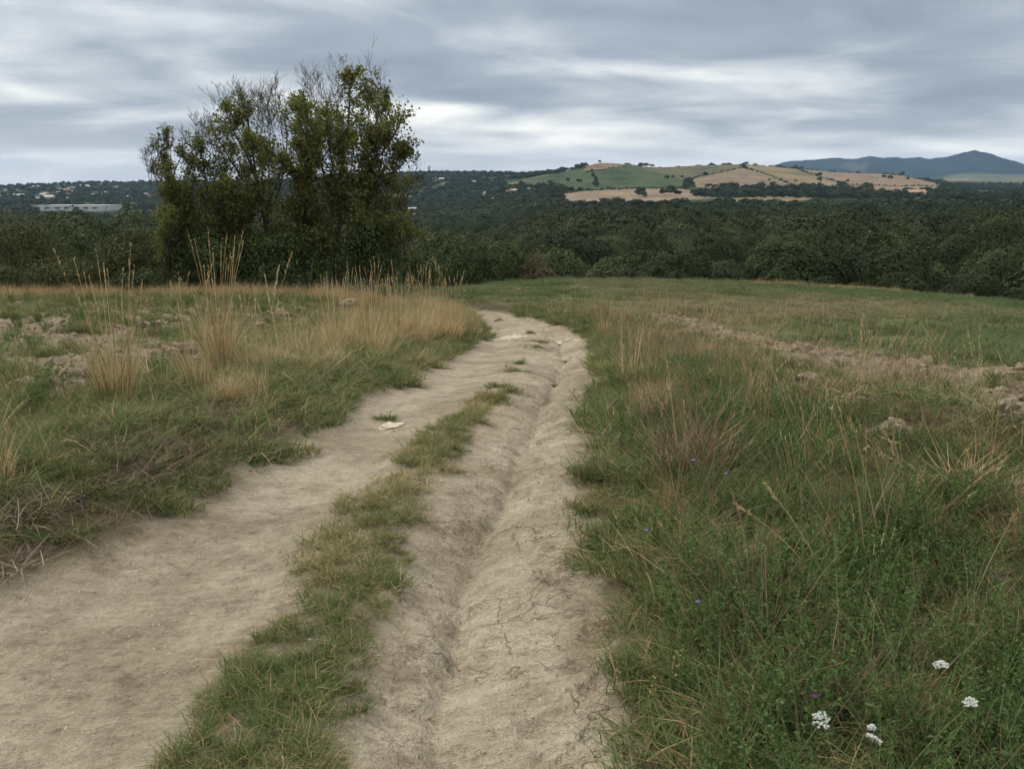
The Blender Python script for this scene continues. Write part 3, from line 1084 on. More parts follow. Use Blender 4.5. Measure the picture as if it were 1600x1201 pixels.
def proto_stalks(rng, n, hgt, spread, width=0.0035, seed_head=True, lean=0.12):
    """upright dry stalks with narrow seed heads"""
    mb = MB()
    for s in range(n):
        a = rng.uniform(0, 2 * np.pi)
        b0 = np.array([math.cos(a), math.sin(a), 0]) * spread * math.sqrt(rng.uniform(0, 1))
        h = hgt * rng.uniform(0.6, 1.08)
        ln = np.array([math.cos(a), math.sin(a), 0]) * abs(rng.normal(lean, lean * 0.6))
        t = np.linspace(0, 1, 5)
        pts = b0 + np.outer(t, [0, 0, h]) + np.outer(t ** 1.8, ln * h)
        mb.add(*tube(pts, np.linspace(width * 0.5, width * 0.28, 5), 3), 0)
        if seed_head:
            k = 12
            tt = rng.uniform(0.84, 1.02, k)
            c = b0 + np.outer(tt, [0, 0, h]) + np.outer(tt ** 1.8, ln * h)
            dd = unit(rnd_dirs(k, rng, 0.2) * 0.5 + np.array([0, 0, 1.0]))
            mb.add(*leaves(c + dd * 0.01, dd, rnd_dirs(k, rng), 0.035, 0.006), 0)
    return mb


def proto_litter(rng, n, ln, spread):
    """dead stems lying and leaning in a tangle"""
    a = rng.uniform(0, 2 * np.pi, n)
    base = np.stack([rng.normal(0, spread * 0.5, n), rng.normal(0, spread * 0.5, n), rng.uniform(0, 0.03, n)], -1)
    d = unit(np.stack([np.cos(a), np.sin(a), rng.uniform(0.0, 0.9, n)], -1))
    bend = rnd_dirs(n, rng) * 0.25
    bend[:, 2] = -np.abs(bend[:, 2])
    return MB().add(*strips(base, d, bend, ln * rng.uniform(0.3, 1.1, n), rng.uniform(0.0025, 0.005, n), 3, rng=rng), 0)


def proto_clod(rng, sub=2, squash=0.65):
    import bmesh
    bm = bmesh.new()
    bmesh.ops.create_icosphere(bm, subdivisions=sub, radius=1.0)
    v = np.array([q.co[:] for q in bm.verts])
    f = np.array([[w.index for w in p.verts] for p in bm.faces])
    bm.free()
    o = rng.uniform(0, 50, 3)
    n1 = fbm(v[:, 0] * 1.3 + o[0], v[:, 1] * 1.3 + v[:, 2] * 1.7 + o[1], 3, 7)
    n2 = fbm(v[:, 2] * 3 + o[2], v[:, 0] * 3 + v[:, 1] * 2.1 + o[0], 2, 8)
    v = v * (1 + 0.55 * n1 + 0.22 * n2)[:, None]
    # a few flat broken faces
    for d in rnd_dirs(4, rng):
        h = v @ d
        lim = rng.uniform(0.55, 0.8)
        v = v - np.clip(h - lim, 0, None)[:, None] * d[None] * 0.9
    v[:, 2] *= squash
    return v, f


def merged(rng, makers, size, round_=True):
    """a patch: makers = [(count, maker, scale range, material offset)] dropped over a disc of radius size"""
    out = MB()
    for cnt, mk, (s0, s1), off in makers:
        pool = [mk() for _ in range(min(cnt, 5))]
        for i in range(cnt):
            q = pool[i % len(pool)]
            a = rng.uniform(0, 2 * np.pi)
            r = size * math.sqrt(rng.uniform(0, 1))
            t = rng.uniform(0, 2 * np.pi)
            s = rng.uniform(s0, s1)
            c, sn = math.cos(t), math.sin(t)
            v = np.vstack(q.v) * s
            v = np.stack([v[:, 0] * c - v[:, 1] * sn + r * math.cos(a), v[:, 0] * sn + v[:, 1] * c + r * math.sin(a), v[:, 2]], -1)
            f = np.vstack(q.f)
            mi = np.concatenate(q.m) + off
            out.v.append(v)
            out.f.append(f + out.n)
            out.m.append(mi)
            out.n += len(v)
    return out


rg = np.random.default_rng(5)
G5 = [M_GRASS, M_DRY, M_WEED, M_DRY, M_UGREEN, M_BROWN]


def g_short():
    return proto_grass(rg, 26, 0.11, 0.05, 0.0042, 0.9, 0.9, 0.14)


def g_tall():
    return proto_grass(rg, 24, 0.30, 0.06, 0.0048, 0.6, 0.8, 0.18)


def g_weed():
    return proto_weed(rg, 5, 0.26, 0.0135, 32)


def g_brown():
    return proto_stalks(rg, 4, 0.45, 0.10, 0.0036, False, 0.5)


def g_broad():
    """rosette of broader leaves"""
    n = 11
    a = rg.uniform(0, 6.28, n)
    el = rg.uniform(0.15, 1.1, n)
    d = np.stack([np.cos(a) * np.cos(el), np.sin(a) * np.cos(el), np.sin(el)], -1)
    L = rg.uniform(0.06, 0.14, n)
    v, f = strips(d * 0.01, d, np.stack([d[:, 0] * 0.3, d[:, 1] * 0.3, np.full(n, -0.45)], -1), L, L * 0.26, 4, np.stack([-np.sin(a), np.cos(a), np.zeros(n)], -1), rg)
    # leaf outline: widen the middle
    return MB().add(v, f, 0)


def g_dry():
    return proto_grass(rg, 26, 0.42, 0.06, 0.0040, 0.35, 0.35, 1.0)


P_SHORT = [merged(rg, [(8, g_short, (0.6, 1.2), 0)], 0.085).mesh('short_grass', G5) for _ in range(6)]
P_SHORTW = [merged(rg, [(26, g_short, (0.7, 1.3), 0)], 0.22).mesh('short_turf', G5) for _ in range(5)]
P_TALLG = [merged(rg, [(22, g_tall, (0.5, 1.15), 0), (6, g_short, (0.8, 1.5), 0)], 0.24).mesh('long_grass', G5) for _ in range(6)]
P_MIX = ([merged(rg, [(20, g_tall, (0.5, 1.1), 0), (7, g_weed, (0.6, 1.3), 2), (3, g_broad, (0.35, 0.8), 2)], 0.24).mesh('verge_mix', G5) for _ in range(4)]
         + [merged(rg, [(10, g_tall, (0.5, 1.1), 0), (18, g_weed, (0.6, 1.3), 2), (4, g_broad, (0.35, 0.85), 2)], 0.24).mesh('verge_mix', G5) for _ in range(3)]
         + [merged(rg, [(18, g_tall, (0.5, 1.15), 0), (4, g_weed, (0.6, 1.3), 2), (4, g_brown, (0.5, 1.2), 5)], 0.24).mesh('verge_mix', G5) for _ in range(3)])
P_WEED = [merged(rg, [(4, g_weed, (0.7, 1.3), 0)], 0.10).mesh('leafy_weed', [M_WEED, M_DRY, M_UGREEN]) for _ in range(4)]
P_DRYG = [merged(rg, [(7, g_dry, (0.5, 1.15), 0)], 0.16).mesh('dry_tuft', [M_DRY, M_DRY]) for _ in range(4)]
P_STALK = [proto_stalks(rg, 5, 0.75, 0.12).mesh('dry_stalks', [M_DRY]) for _ in range(4)]
P_BROWN = [proto_stalks(rg, 9, 0.5, 0.16, 0.004, False, 0.45).mesh('dead_stems', [M_BROWN]) for _ in range(3)]
P_LITTER = [proto_litter(rg, 60, 0.28, 0.22).mesh('litter', [M_TWIG]) for _ in range(3)] + [proto_litter(rg, 40, 0.24, 0.2).mesh('straw_litter', [M_DRY]) for _ in range(2)]
def crumb_bits(n, spread, ln):
    a = rg.uniform(0, 6.28, n)
    b = np.stack([rg.normal(0, spread, n), rg.normal(0, spread, n), rg.uniform(0.001, 0.006, n)], -1)
    return MB().add(*strips(b, np.stack([np.cos(a), np.sin(a), rg.uniform(-0.02, 0.12, n)], -1), rnd_dirs(n, rg) * [0.2, 0.2, 0.03], ln * rg.uniform(0.3, 1.2, n), 0.0022, 2, rng=rg, tip=0.4))


P_CRUMB = [crumb_bits(9, 0.12, 0.035).mesh('crumbs', [M_BROWN]) for _ in range(3)] + [crumb_bits(7, 0.12, 0.045).mesh('crumbs', [M_DRY]) for _ in range(2)]
# coarser pieces for ground further off (a patch of turf each)
P_TURF = [proto_grass(rg, 420, 0.20, 0.75, 0.013, 0.7, 0.6, 0.0).mesh('turf_patch', [M_MEAD, M_DRY]) for _ in range(5)]
P_TURFD = [proto_grass(rg, 260, 0.55, 0.5, 0.009, 0.3, 0.3, 1.0).mesh('dry_patch', [M_DRY, M_DRY]) for _ in range(4)]


def clod_meshes(k, sub, seed, mat):
    r = np.random.default_rng(seed)
    return [make_mesh('clod', *proto_clod(r, sub), [mat], smooth=False) for _ in range(k)]


P_CLOD = clod_meshes(6, 2, 3, M_CLODI)
P_PEB = clod_meshes(4, 1, 4, M_STONE)
M_GRIT = mat_plain('track_crumbs', (0.25, 0.20, 0.14), (0.46, 0.39, 0.29), 40.0, 1.0)
P_GRIT = clod_meshes(5, 1, 14, M_GRIT) + P_PEB[:2]


# ------------------------------------------------------------------ uncountable cover
def veg_z(x, y):
    return z_full(x, y)


def put(name, protos, x, y, size, tint, rng, label, lean=0.15, sink=0.0, idx=None, zmul=None, zoff=0.0):
    z = veg_z(x, y) - sink + zoff
    k = in_view(x, y, z)
    x, y, z, size, tint = x[k], y[k], z[k], size[k], tint[k]
    n = len(x)
    idx = rng.integers(0, len(protos), n) if idx is None else idx[k]
    s3 = np.repeat(size[:, None], 3, 1)
    if zmul is not None:
        s3[:, 2] *= zmul[k]
    c = proto_collection(name, protos)
    return scatter(name, c, np.stack([x, y, z], -1), rots(n, rng, lean), s3, idx, np.clip(tint, 0, 1), label), n


def cover():
    rng = np.random.default_rng(21)
    count = {}
    # ---- middle strip of the track
    x, y = sample(-1.6, 0.9, 1.2, 8.6, 300, rng)
    _, strip, *_ = zones(x, y)
    holes = vnoise(x * 2.2, y * 2.2, 61)
    k = (strip > rng.uniform(0.15, 0.8, len(x))) & (holes > (0.12 + 0.16 * rng.uniform(0, 1, len(x))) * sst(y, 2.4, 3.2) * 0.6)
    k &= rng.uniform(0, 1, len(x)) < 0.62 + 0.38 * (1 - sst(y, 2.8, 4))
    # a bare gap around the break in the strip
    gap = np.exp(-((y - 2.95) / 0.16) ** 2)
    k &= rng.uniform(0, 1, len(x)) > gap * 0.4
    x, y = x[k], y[k]
    dry = 0.16 + 0.18 * sst(y, 2.6, 4.5) + 0.5 * sst(fbm(x * 1.4, y * 1.1, 3, 62), 0.05, 0.5) + rng.normal(0, 0.08, len(x))
    o, count['strip'] = put('strip_grass', P_SHORT, x, y, rng.uniform(0.42, 0.85, len(x)), dry + 0.04, rng, 'low green grass down the middle of the track', 0.25)
    # ---- little tufts further up the crown of the track
    X, Y = [], []
    for px, py, w, h in ((778, 600, 14, 5), (772, 624, 16, 4), (801, 577, 11, 3), (838, 541, 18, 5), (842, 530, 15, 4), (808, 566, 9, 2), (830, 519, 9, 2), (790, 608, 8, 3), (884, 551, 4, 2), (870, 584, 6, 2), (778, 500, 6, 1), (625, 577, 14, 3), (600, 640, 7, 2)):
        cx, cy_, _ = hit(px, py)
        sx = w / FPX * cy_
        for q in range(int(2 + w * 0.35)):
            X.append(cx + rng.normal(0, sx * 0.55))
            Y.append(cy_ + rng.normal(0, sx * 0.9))
    x, y = np.array(X), np.array(Y)
    put('track_tufts', P_SHORT, x, y, rng.uniform(0.5, 1.0, len(x)), 0.25 + rng.normal(0, 0.12, len(x)), rng, 'small low tufts growing on the crown of the track', 0.3)
    # ---- left verge, short grass creeping onto the track
    x, y = sample(-5.2, -0.2, 1.5, 25, 60, rng)
    L = LEFT_E(y)
    e = 0.16 * fbm(x * 2.0, y * 2.0, 3, 33) + 0.1 * fbm(x * 6, y * 6, 2, 34)
    s = L - x + e
    k = (s > -0.06) & (s < 2.4) & (rng.uniform(0, 1, len(x)) < np.clip(1.25 - 0.55 * s, 0.12, 1))
    # bare brown edge in the lower left corner
    bare = np.exp(-((y - 3.55) / 0.55) ** 2) * (s < 0.55)
    k &= rng.uniform(0, 1, len(x)) > bare * 0.95
    k &= (rng.uniform(0, 1, len(x)) < 1 - 0.5 * sst(y, 9, 20))
    x, y, s = x[k], y[k], s[k]
    d = 0.15 + 0.45 * sst(fbm(x * 0.9, y * 0.8, 3, 63), 0.1, 0.5) + 0.2 * sst(s, 0.8, 2) + rng.normal(0, 0.07, len(x))
    put('left_verge_grass', P_SHORT, x, y, rng.uniform(0.8, 1.5, len(x)) * (1 + 0.03 * y), d, rng, 'green grass on the left verge of the track', 0.25)
    x, y = sample(-6.5, -0.6, 1.8, 25, 11, rng)
    s = LEFT_E(y) - x
    k = (s > 0.30) & (rng.uniform(0, 1, len(x)) < sst(s, 0.3, 0.9) * (1 - 0.92 * sst(s, 1.0, 2.0)) * (1 - 0.45 * sst(y, 8, 20)))
    x, y = x[k], y[k]
    d = 0.28 + 0.5 * sst(fbm(x * 0.7, y * 0.7, 3, 64), 0.0, 0.5) + rng.normal(0, 0.08, len(x))
    put('left_long_grass', P_TALLG, x, y, rng.uniform(0.45, 0.85, len(x)), d, rng, 'longer grass behind the left edge of the track', 0.2)
    # ---- left verge dry belt towards the bend
    x, y = sample(-6.0, 0.2, 5.0, 25.5, 13, rng)
    s = LEFT_E(y) - x
    m = sst(fbm(x * 0.55 + 3, y * 0.45, 3, 65), -0.2, 0.25) * sst(y, 5.0, 8)
    k = (s > 0.30) & (s < 3.0) & (rng.uniform(0, 1, len(x)) < np.maximum(m, 0.85 * sst(y, 8, 11.5)) * sst(s, 0.2, 0.7) * (1 - 0.9 * sst(s, 0.9, 2.0)))
    x, y = x[k], y[k]
    put('left_dry_grass', P_DRYG + P_STALK + P_DRYG + P_TALLG, x, y, rng.uniform(0.6, 1.4, len(x)) * (1 + 0.015 * y), rng.uniform(0.2, 1.0, len(x)), rng, 'tan dry grass along the left verge near the bend', 0.12)
    # ---- belt of dry and green growth in front of the left trees
    x, y = sample(-26, -1.0, 21.5, 33, 1.6, rng)
    s = LEFT_E(y) - x
    k = (s > 0.5) & (y > 22.5 + 0.6 * fbm(x, y, 2, 5)) & (y < 29.5)
    x, y = x[k], y[k]
    put('dry_belt', P_TURFD, x, y, rng.uniform(0.5, 1.1, len(x)), rng.uniform(0.0, 0.5, len(x)), rng, 'belt of tan dry grass in front of the left trees', 0.12)
    # ---- weeds of the ploughed field on the left
    x, y = sample(-22, -2.5, 5, 24, 12, rng)
    s = LF_V(y) - x
    m = sst(fbm(x * 0.30, y * 0.42, 3, 66), -0.18, 0.15) * 0.85
    m = np.maximum(m, sst(y, 17, 20) * 0.95)
    m = np.maximum(m, sst(-x - 0.50 * y, 0.3, 1.6) * 0.45)
    k = (s > -0.4) & (rng.uniform(0, 1, len(x)) < m)
    x, y = x[k], y[k]
    put('field_weeds', P_WEED + P_TALLG, x, y, rng.uniform(0.5, 1.1, len(x)), rng.uniform(0.1, 0.5, len(x)), rng, 'green weeds spreading over the ploughed soil on the left', 0.2)
    # ---- right verge
    x, y = sample(0.1, 4.4, 1.0, 27, 70, rng)
    R = RIGHT_E(y)
    e = 0.10 * fbm(x * 2.5, y * 2.5, 3, 35) + 0.08 * fbm(x * 7, y * 7, 2, 36)
    s = x - R + e
    k = (s > -0.03) & (rng.uniform(0, 1, len(x)) < (1 - 0.55 * sst(y, 7, 18)) * (1 - 0.6 * sst(s, 0.5, 1.2))) & (x < PL_IN(y) + 0.3)
    x, y, s = x[k], y[k], s[k]
    put('right_verge_short_grass', P_SHORT, x, y, rng.uniform(0.8, 1.4, len(x)) * (1 + 0.03 * y), 0.12 + 0.25 * sst(fbm(x, y, 2, 67), 0, 0.5) + rng.normal(0, 0.06, len(x)), rng,
        'short dark grass edging the right of the track', 0.28)
    x, y = sample(0.2, 5.6, 1.2, 28, 17, rng)
    s = x - RIGHT_E(y)
    pin = x - PL_IN(y)
    k = (s > 0.10) & (rng.uniform(0, 1, len(x)) < sst(s, 0.08, 0.45) * (1 - sst(pin, -0.9, 0.1) * 0.95) * (1 - 0.55 * sst(y, 7, 18)))
    x, y, s, pin = x[k], y[k], s[k], pin[k]
    d = 0.11 + 0.30 * sst(y, 3.2, 7.5) + 0.55 * sst(fbm(x * 0.8 + 5, y * 0.6, 3, 68), 0.02, 0.45) + rng.normal(0, 0.09, len(x))
    hgt = 0.75 + 0.5 * vnoise(x * 1.1, y * 0.9, 69)
    put('right_verge_long_grass', P_MIX, x, y, rng.uniform(0.55, 0.95, len(x)) * hgt * (1 - 0.35 * sst(pin, -1.4, -0.2)) * (1 - 0.45 * sst(y, 7, 12)), d, rng, 'long tangled green grass and weeds of the right verge', 0.12)
    # dry grasses, dead stems
    x, y = sample(0.4, 6.0, 2.8, 28, 19, rng)
    s = x - RIGHT_E(y)
    pin = x - PL_IN(y)
    m = sst(fbm(x * 0.9 + 7, y * 0.45, 3, 72), 0.05, 0.35) * 0.7
    k = (s > 0.25) & (rng.uniform(0, 1, len(x)) < m * (1 - 0.97 * sst(pin, -0.8, 0.0)) * (1 - 0.4 * sst(y, 9, 14)))
    x, y = x[k], y[k]
    put('right_dry_grass', P_DRYG, x, y, rng.uniform(0.4, 0.9, len(x)), rng.uniform(0, 0.9, len(x)), rng, 'tan dry grass mixed through the right verge', 0.3)
    x, y = sample(0.4, 5.5, 1.4, 24, 12, rng)
    s = x - RIGHT_E(y)
    k = (s > 0.3) & (rng.uniform(0, 1, len(x)) < (1 - 0.97 * sst(x - PL_IN(y), -0.7, -0.1)))
    x, y = x[k], y[k]
    put('right_dead_stems', P_BROWN, x, y, rng.uniform(0.4, 0.85, len(x)), rng.uniform(0.1, 1, len(x)), rng, 'thin brown dead stems standing in the right verge', 0.3)
    x, y = sample(0.5, 4.2, 2.6, 24, 5, rng)
    s = x - RIGHT_E(y)
    k = (s > 0.35)
    x, y = x[k], y[k]
    put('right_tall_stalks', P_STALK, x, y, rng.uniform(0.35, 0.95, len(x)), rng.uniform(0.4, 1, len(x)), rng, 'thin straw stalks above the right verge', 0.3)
    # ---- dead litter, lower left and in the verges
    x, y = sample(-4.4, -1.4, 2.8, 6.5, 60, rng)
    s = LEFT_E(y) - x
    m = np.exp(-((s - 0.35) / 0.4) ** 2) * (np.exp(-((y - 3.5) / 0.5) ** 2) + 0.8 * np.exp(-((y - 4.75) / 0.3) ** 2) + 0.08)
    k = (s > -0.05) & (rng.uniform(0, 1, len(x)) < m * 0.6)
    x, y = x[k], y[k]
    put('left_litter', P_LITTER[:3], x, y, rng.uniform(0.7, 1.4, len(x)), rng.uniform(0, 0.8, len(x)), rng, 'heap of dead twigs on the left edge of the track', 0.1)
    x, y = sample(-4, 5, 1.6, 14, 8, rng)
    rd = zones(x, y)[0]
    k = (rd < 0.3)
    x, y = x[k], y[k]
    put('straw_litter', P_LITTER, x, y, rng.uniform(0.6, 1.1, len(x)), rng.uniform(0.2, 1, len(x)), rng, 'dead straw and twigs lying in the verges', 0.2)
    # ---- sparse straw along the edges of the strip
    x, y = sample(-1.9, 0.9, 1.3, 7.5, 30, rng)
    sl, sr = STRIP_L(y), STRIP_R(y)
    k = ((np.abs(x - sr) < 0.22) | (np.abs(x - sl) < 0.1)) & (rng.uniform(0, 1, len(x)) < 0.6)
    x, y = x[k], y[k]
    put('strip_straw', P_LITTER[3:], x, y, rng.uniform(0.25, 0.5, len(x)), rng.uniform(0, 0.7, len(x)), rng, 'bits of straw beside the grass strip', 0.1)
    # ---- crumbs of straw and leaf on the track itself
    x, y = sample(-3, 1.2, 1.6, 9, 5, rng)
    k = (zones(x, y)[0] > 0.6) & (vnoise(x * 1.5, y * 1.5, 93) > 0.4)
    x, y = x[k], y[k]
    put('track_straw', P_CRUMB, x, y, rng.uniform(0.5, 1.2, len(x)), rng.uniform(0, 0.9, len(x)), rng, 'bits of straw and twig lying on the track', 0.02)
    # ---- meadow
    x, y = sample(2.5, 48, 6, 62, 2.7, rng)
    mead = zones(x, y)[4]
    k = (mead > 0.5)
    x, y = x[k], y[k]
    big = 0.5 + 1.15 * fbm((x * 0.8 + y * 0.6) * 0.05 + 4, (y * 0.8 - x * 0.6) * 0.13, 4, 81)
    d = 0.16 + 0.60 * np.clip(big, 0, 1) + 0.10 * sst(y, 14, 24) * (1 - sst(x, 6, 16)) - 0.22 * sst(x, 10, 24) * sst(y, 24, 42) - 0.15 * sst(y, 42, 52) + rng.normal(0, 0.07, len(x))
    put('meadow_grass', P_TURF, x, y, rng.uniform(0.6, 1.2, len(x)), d, rng, 'short grass of the meadow right of the track', 0.12, zmul=rng.uniform(0.35, 0.8, len(x)))
    x, y = sample(-14, 2.6, 27, 62, 1.7, rng)
    mead = zones(x, y)[4]
    k = (mead > 0.5)
    x, y = x[k], y[k]
    put('meadow_grass_far', P_TURF, x, y, rng.uniform(0.7, 1.3, len(x)), 0.2 + 0.4 * sst(fbm(x * 0.1, y * 0.15, 3, 82), -0.1, 0.4) + rng.normal(0, 0.07, len(x)), rng,
        'green grass on the rise beyond the bend', 0.12, zmul=rng.uniform(0.4, 0.9, len(x)))
    # rusty rim of dry grass along the meadow's lower edge
    x, y = sample(14, 46, 44, 62, 1.0, rng)
    k = (y > 49.5 + 0.03 * x) & (y < 56)
    x, y = x[k], y[k]
    put('meadow_rim', P_TURFD, x, y, rng.uniform(0.5, 0.9, len(x)), rng.uniform(0, 0.35, len(x)), rng, 'brownish dry grass along the far rim of the meadow', 0.15)
    # ---- clods
    x, y = sample(-24, 8, 3, 29, 34, rng)
    z5 = zones(x, y)
    pl_ = np.maximum(z5[2], z5[3])
    k = pl_ > rng.uniform(0.3, 1, len(x))
    x, y = x[k], y[k]
    put('small_clods', P_CLOD, x, y, (0.018 + 0.06 * rng.uniform(0, 1, len(x)) ** 2.2) * np.where(x > 0, 1.25, 0.9), rng.uniform(0, 1, len(x)), rng, 'crumbled clods over the ploughed soil', 0.5)
    # ---- grit on the track
    x, y = sample(-3, 1.2, 1.6, 10, 260, rng)
    k = zones(x, y)[0] > 0.6
    x, y = x[k], y[k]
    put('track_grit', P_GRIT, x, y, 0.0018 + 0.009 * rng.uniform(0, 1, len(x)) ** 4, rng.uniform(0, 1, len(x)), rng, 'grit and crumbs scattered on the track', 0.5)


cover()

# ------------------------------------------------------------------ trees
def crown_mesh(name, rng, R, H, z0, nlobe, nleaf, lsize, mats, gap=0.0, flat=0.8, dome=False):
    """crown of leaf sprays on many overlapping lobes; H = crown height, z0 = underside"""
    mb = MB()
    if dome:
        # one round head whose surface swells into boughs, with shallow shaded clefts between them
        d = rnd_dirs(nleaf, rng, -0.65)
        o = rng.uniform(0, 90, 3)
        q1 = fbm(d[:, 0] * 1.7 + d[:, 2] * 1.1 + o[0], d[:, 1] * 1.7 - d[:, 2] * 1.3 + o[1], 2, 3)
        q2 = fbm(d[:, 0] * 5.0 + d[:, 2] * 3.1 + o[1], d[:, 1] * 5.0 - d[:, 2] * 3.7 + o[2], 2, 13)
        rad = (1 + 0.26 * q1 + 0.15 * q2) * (1 - 0.13 * rng.uniform(0, 1, nleaf) ** 1.5)
        stray = rng.uniform(0, 1, nleaf) < 0.04
        rad = rad + np.where(stray, rng.uniform(0, 0.10, nleaf), 0)
        p = np.stack([d[:, 0] * R * rad, d[:, 1] * R * rad, z0 + H * 0.5 + d[:, 2] * H * 0.5 * rad], -1)
        nr = unit(d * [1, 1, R / (H * 0.5)] + rnd_dirs(nleaf, rng) * 0.55 + np.array([0, 0, 0.15]))
        ax = np.cross(nr, rnd_dirs(nleaf, rng))
        sz = lsize * rng.uniform(0.55, 1.35, nleaf)
        mb.add(*leaves(p, ax, nr, sz * 1.25, sz * 0.85), 0)
        return mb.mesh(name, mats)
    c = rnd_dirs(nlobe, rng, -0.55) * (rng.uniform(0.35, 0.80, nlobe) ** 0.7)[:, None]
    ctr = np.stack([c[:, 0] * R, c[:, 1] * R, z0 + H * 0.5 + c[:, 2] * H * 0.5], -1)
    lr = R * rng.uniform(0.30, 0.52, nlobe)
    w = lr ** 2
    w /= w.sum()
    k = rng.choice(nlobe, nleaf, p=w)
    d = rnd_dirs(nleaf, rng, -0.5)
    sh = 1 - 0.38 * rng.uniform(0, 1, nleaf) ** 1.8
    p = ctr[k] + d * (lr[k] * sh)[:, None] * np.array([1, 1, flat])
    bumpy = fbm(p[:, 0] * 2.3 / R * 3 + k, p[:, 2] * 2.3 / R * 3 + p[:, 1] * 3, 2, 3)
    p = p + d * (0.10 * R * bumpy)[:, None]
    if gap:
        keep = bumpy > -gap
        p, d, k = p[keep], d[keep], k[keep]
    n = len(p)
    nr = unit(d + rnd_dirs(n, rng) * 0.5 + np.array([0, 0, 0.2]))
    ax = np.cross(nr, rnd_dirs(n, rng))
    sz = lsize * rng.uniform(0.55, 1.35, n)
    mb.add(*leaves(p, ax, nr, sz * 1.25, sz * 0.85), 0)
    return mb.mesh(name, mats)


def trunk_mesh(name, rng, h, r, nlimb, reach):
    mb = MB()
    t = np.linspace(0, 1, 6)
    wob = np.cumsum(rng.normal(0, 0.05, (6, 2)), 0) * h * 0.25
    pts = np.stack([wob[:, 0], wob[:, 1], t * h - 0.3], -1)
    mb.add(*tube(pts, r * (1 - 0.75 * t) * np.where(t == 0, 1.35, 1), 7))
    for i in range(nlimb):
        s = rng.uniform(0.35, 0.9)
        b = np.array([np.interp(s, t, pts[:, q]) for q in range(3)])
        a = rng.uniform(0, 2 * np.pi)
        d = np.array([math.cos(a), math.sin(a), rng.uniform(0.4, 1.2)])
        d /= np.linalg.norm(d)
        tt = np.linspace(0, 1, 4)
        q = b + np.outer(tt, d) * reach * rng.uniform(0.6, 1.0) + np.outer(tt ** 2, [0, 0, 0.25 * reach])
        mb.add(*tube(q, r * 0.42 * (1 - s * 0.5) * (1 - 0.8 * tt), 5))
    return mb.mesh(name, [M_BARK], True)


rt_ = np.random.default_rng(77)
OAKS = []
for i in range(7):
    R_ = rt_.uniform(3.5, 4.6)
    H_ = rt_.uniform(6.2, 7.8)
    OAKS.append((crown_mesh('oak_crown', rt_, R_, H_ + 1.0, 0.7, 17, 11500, 0.215, [M_OAK], dome=True), trunk_mesh('oak_trunk', rt_, 5.5, 0.24, 6, 2.2)))
FAR_OAKS = [crown_mesh('far_crown', rt_, rt_.uniform(3.8, 4.8), rt_.uniform(7, 8.5), 0.8, 13, 2000, 0.52, [M_OAKI], dome=True) for _ in range(6)]
SPECK = [crown_mesh('speck_crown', rt_, rt_.uniform(3.4, 4.2), rt_.uniform(6, 8), 0.5, 12, 330, 1.2, [M_OAKI]) for _ in range(6)]


def oak(x, y, s, rng, label, group, proto=None, name='oak_tree', sq=1.0):
    z = float(z_base(np.array([x]), np.array([y]))[0])
    cm, tm = OAKS[rng.integers(0, len(OAKS))] if proto is None else proto
    t = thing(name, label, 'tree', (x, y, z), group, rng.uniform(0, 6.28), (s, s, s * sq))
    part('crown', cm, t)
    part('trunk', tm, t)
    return t


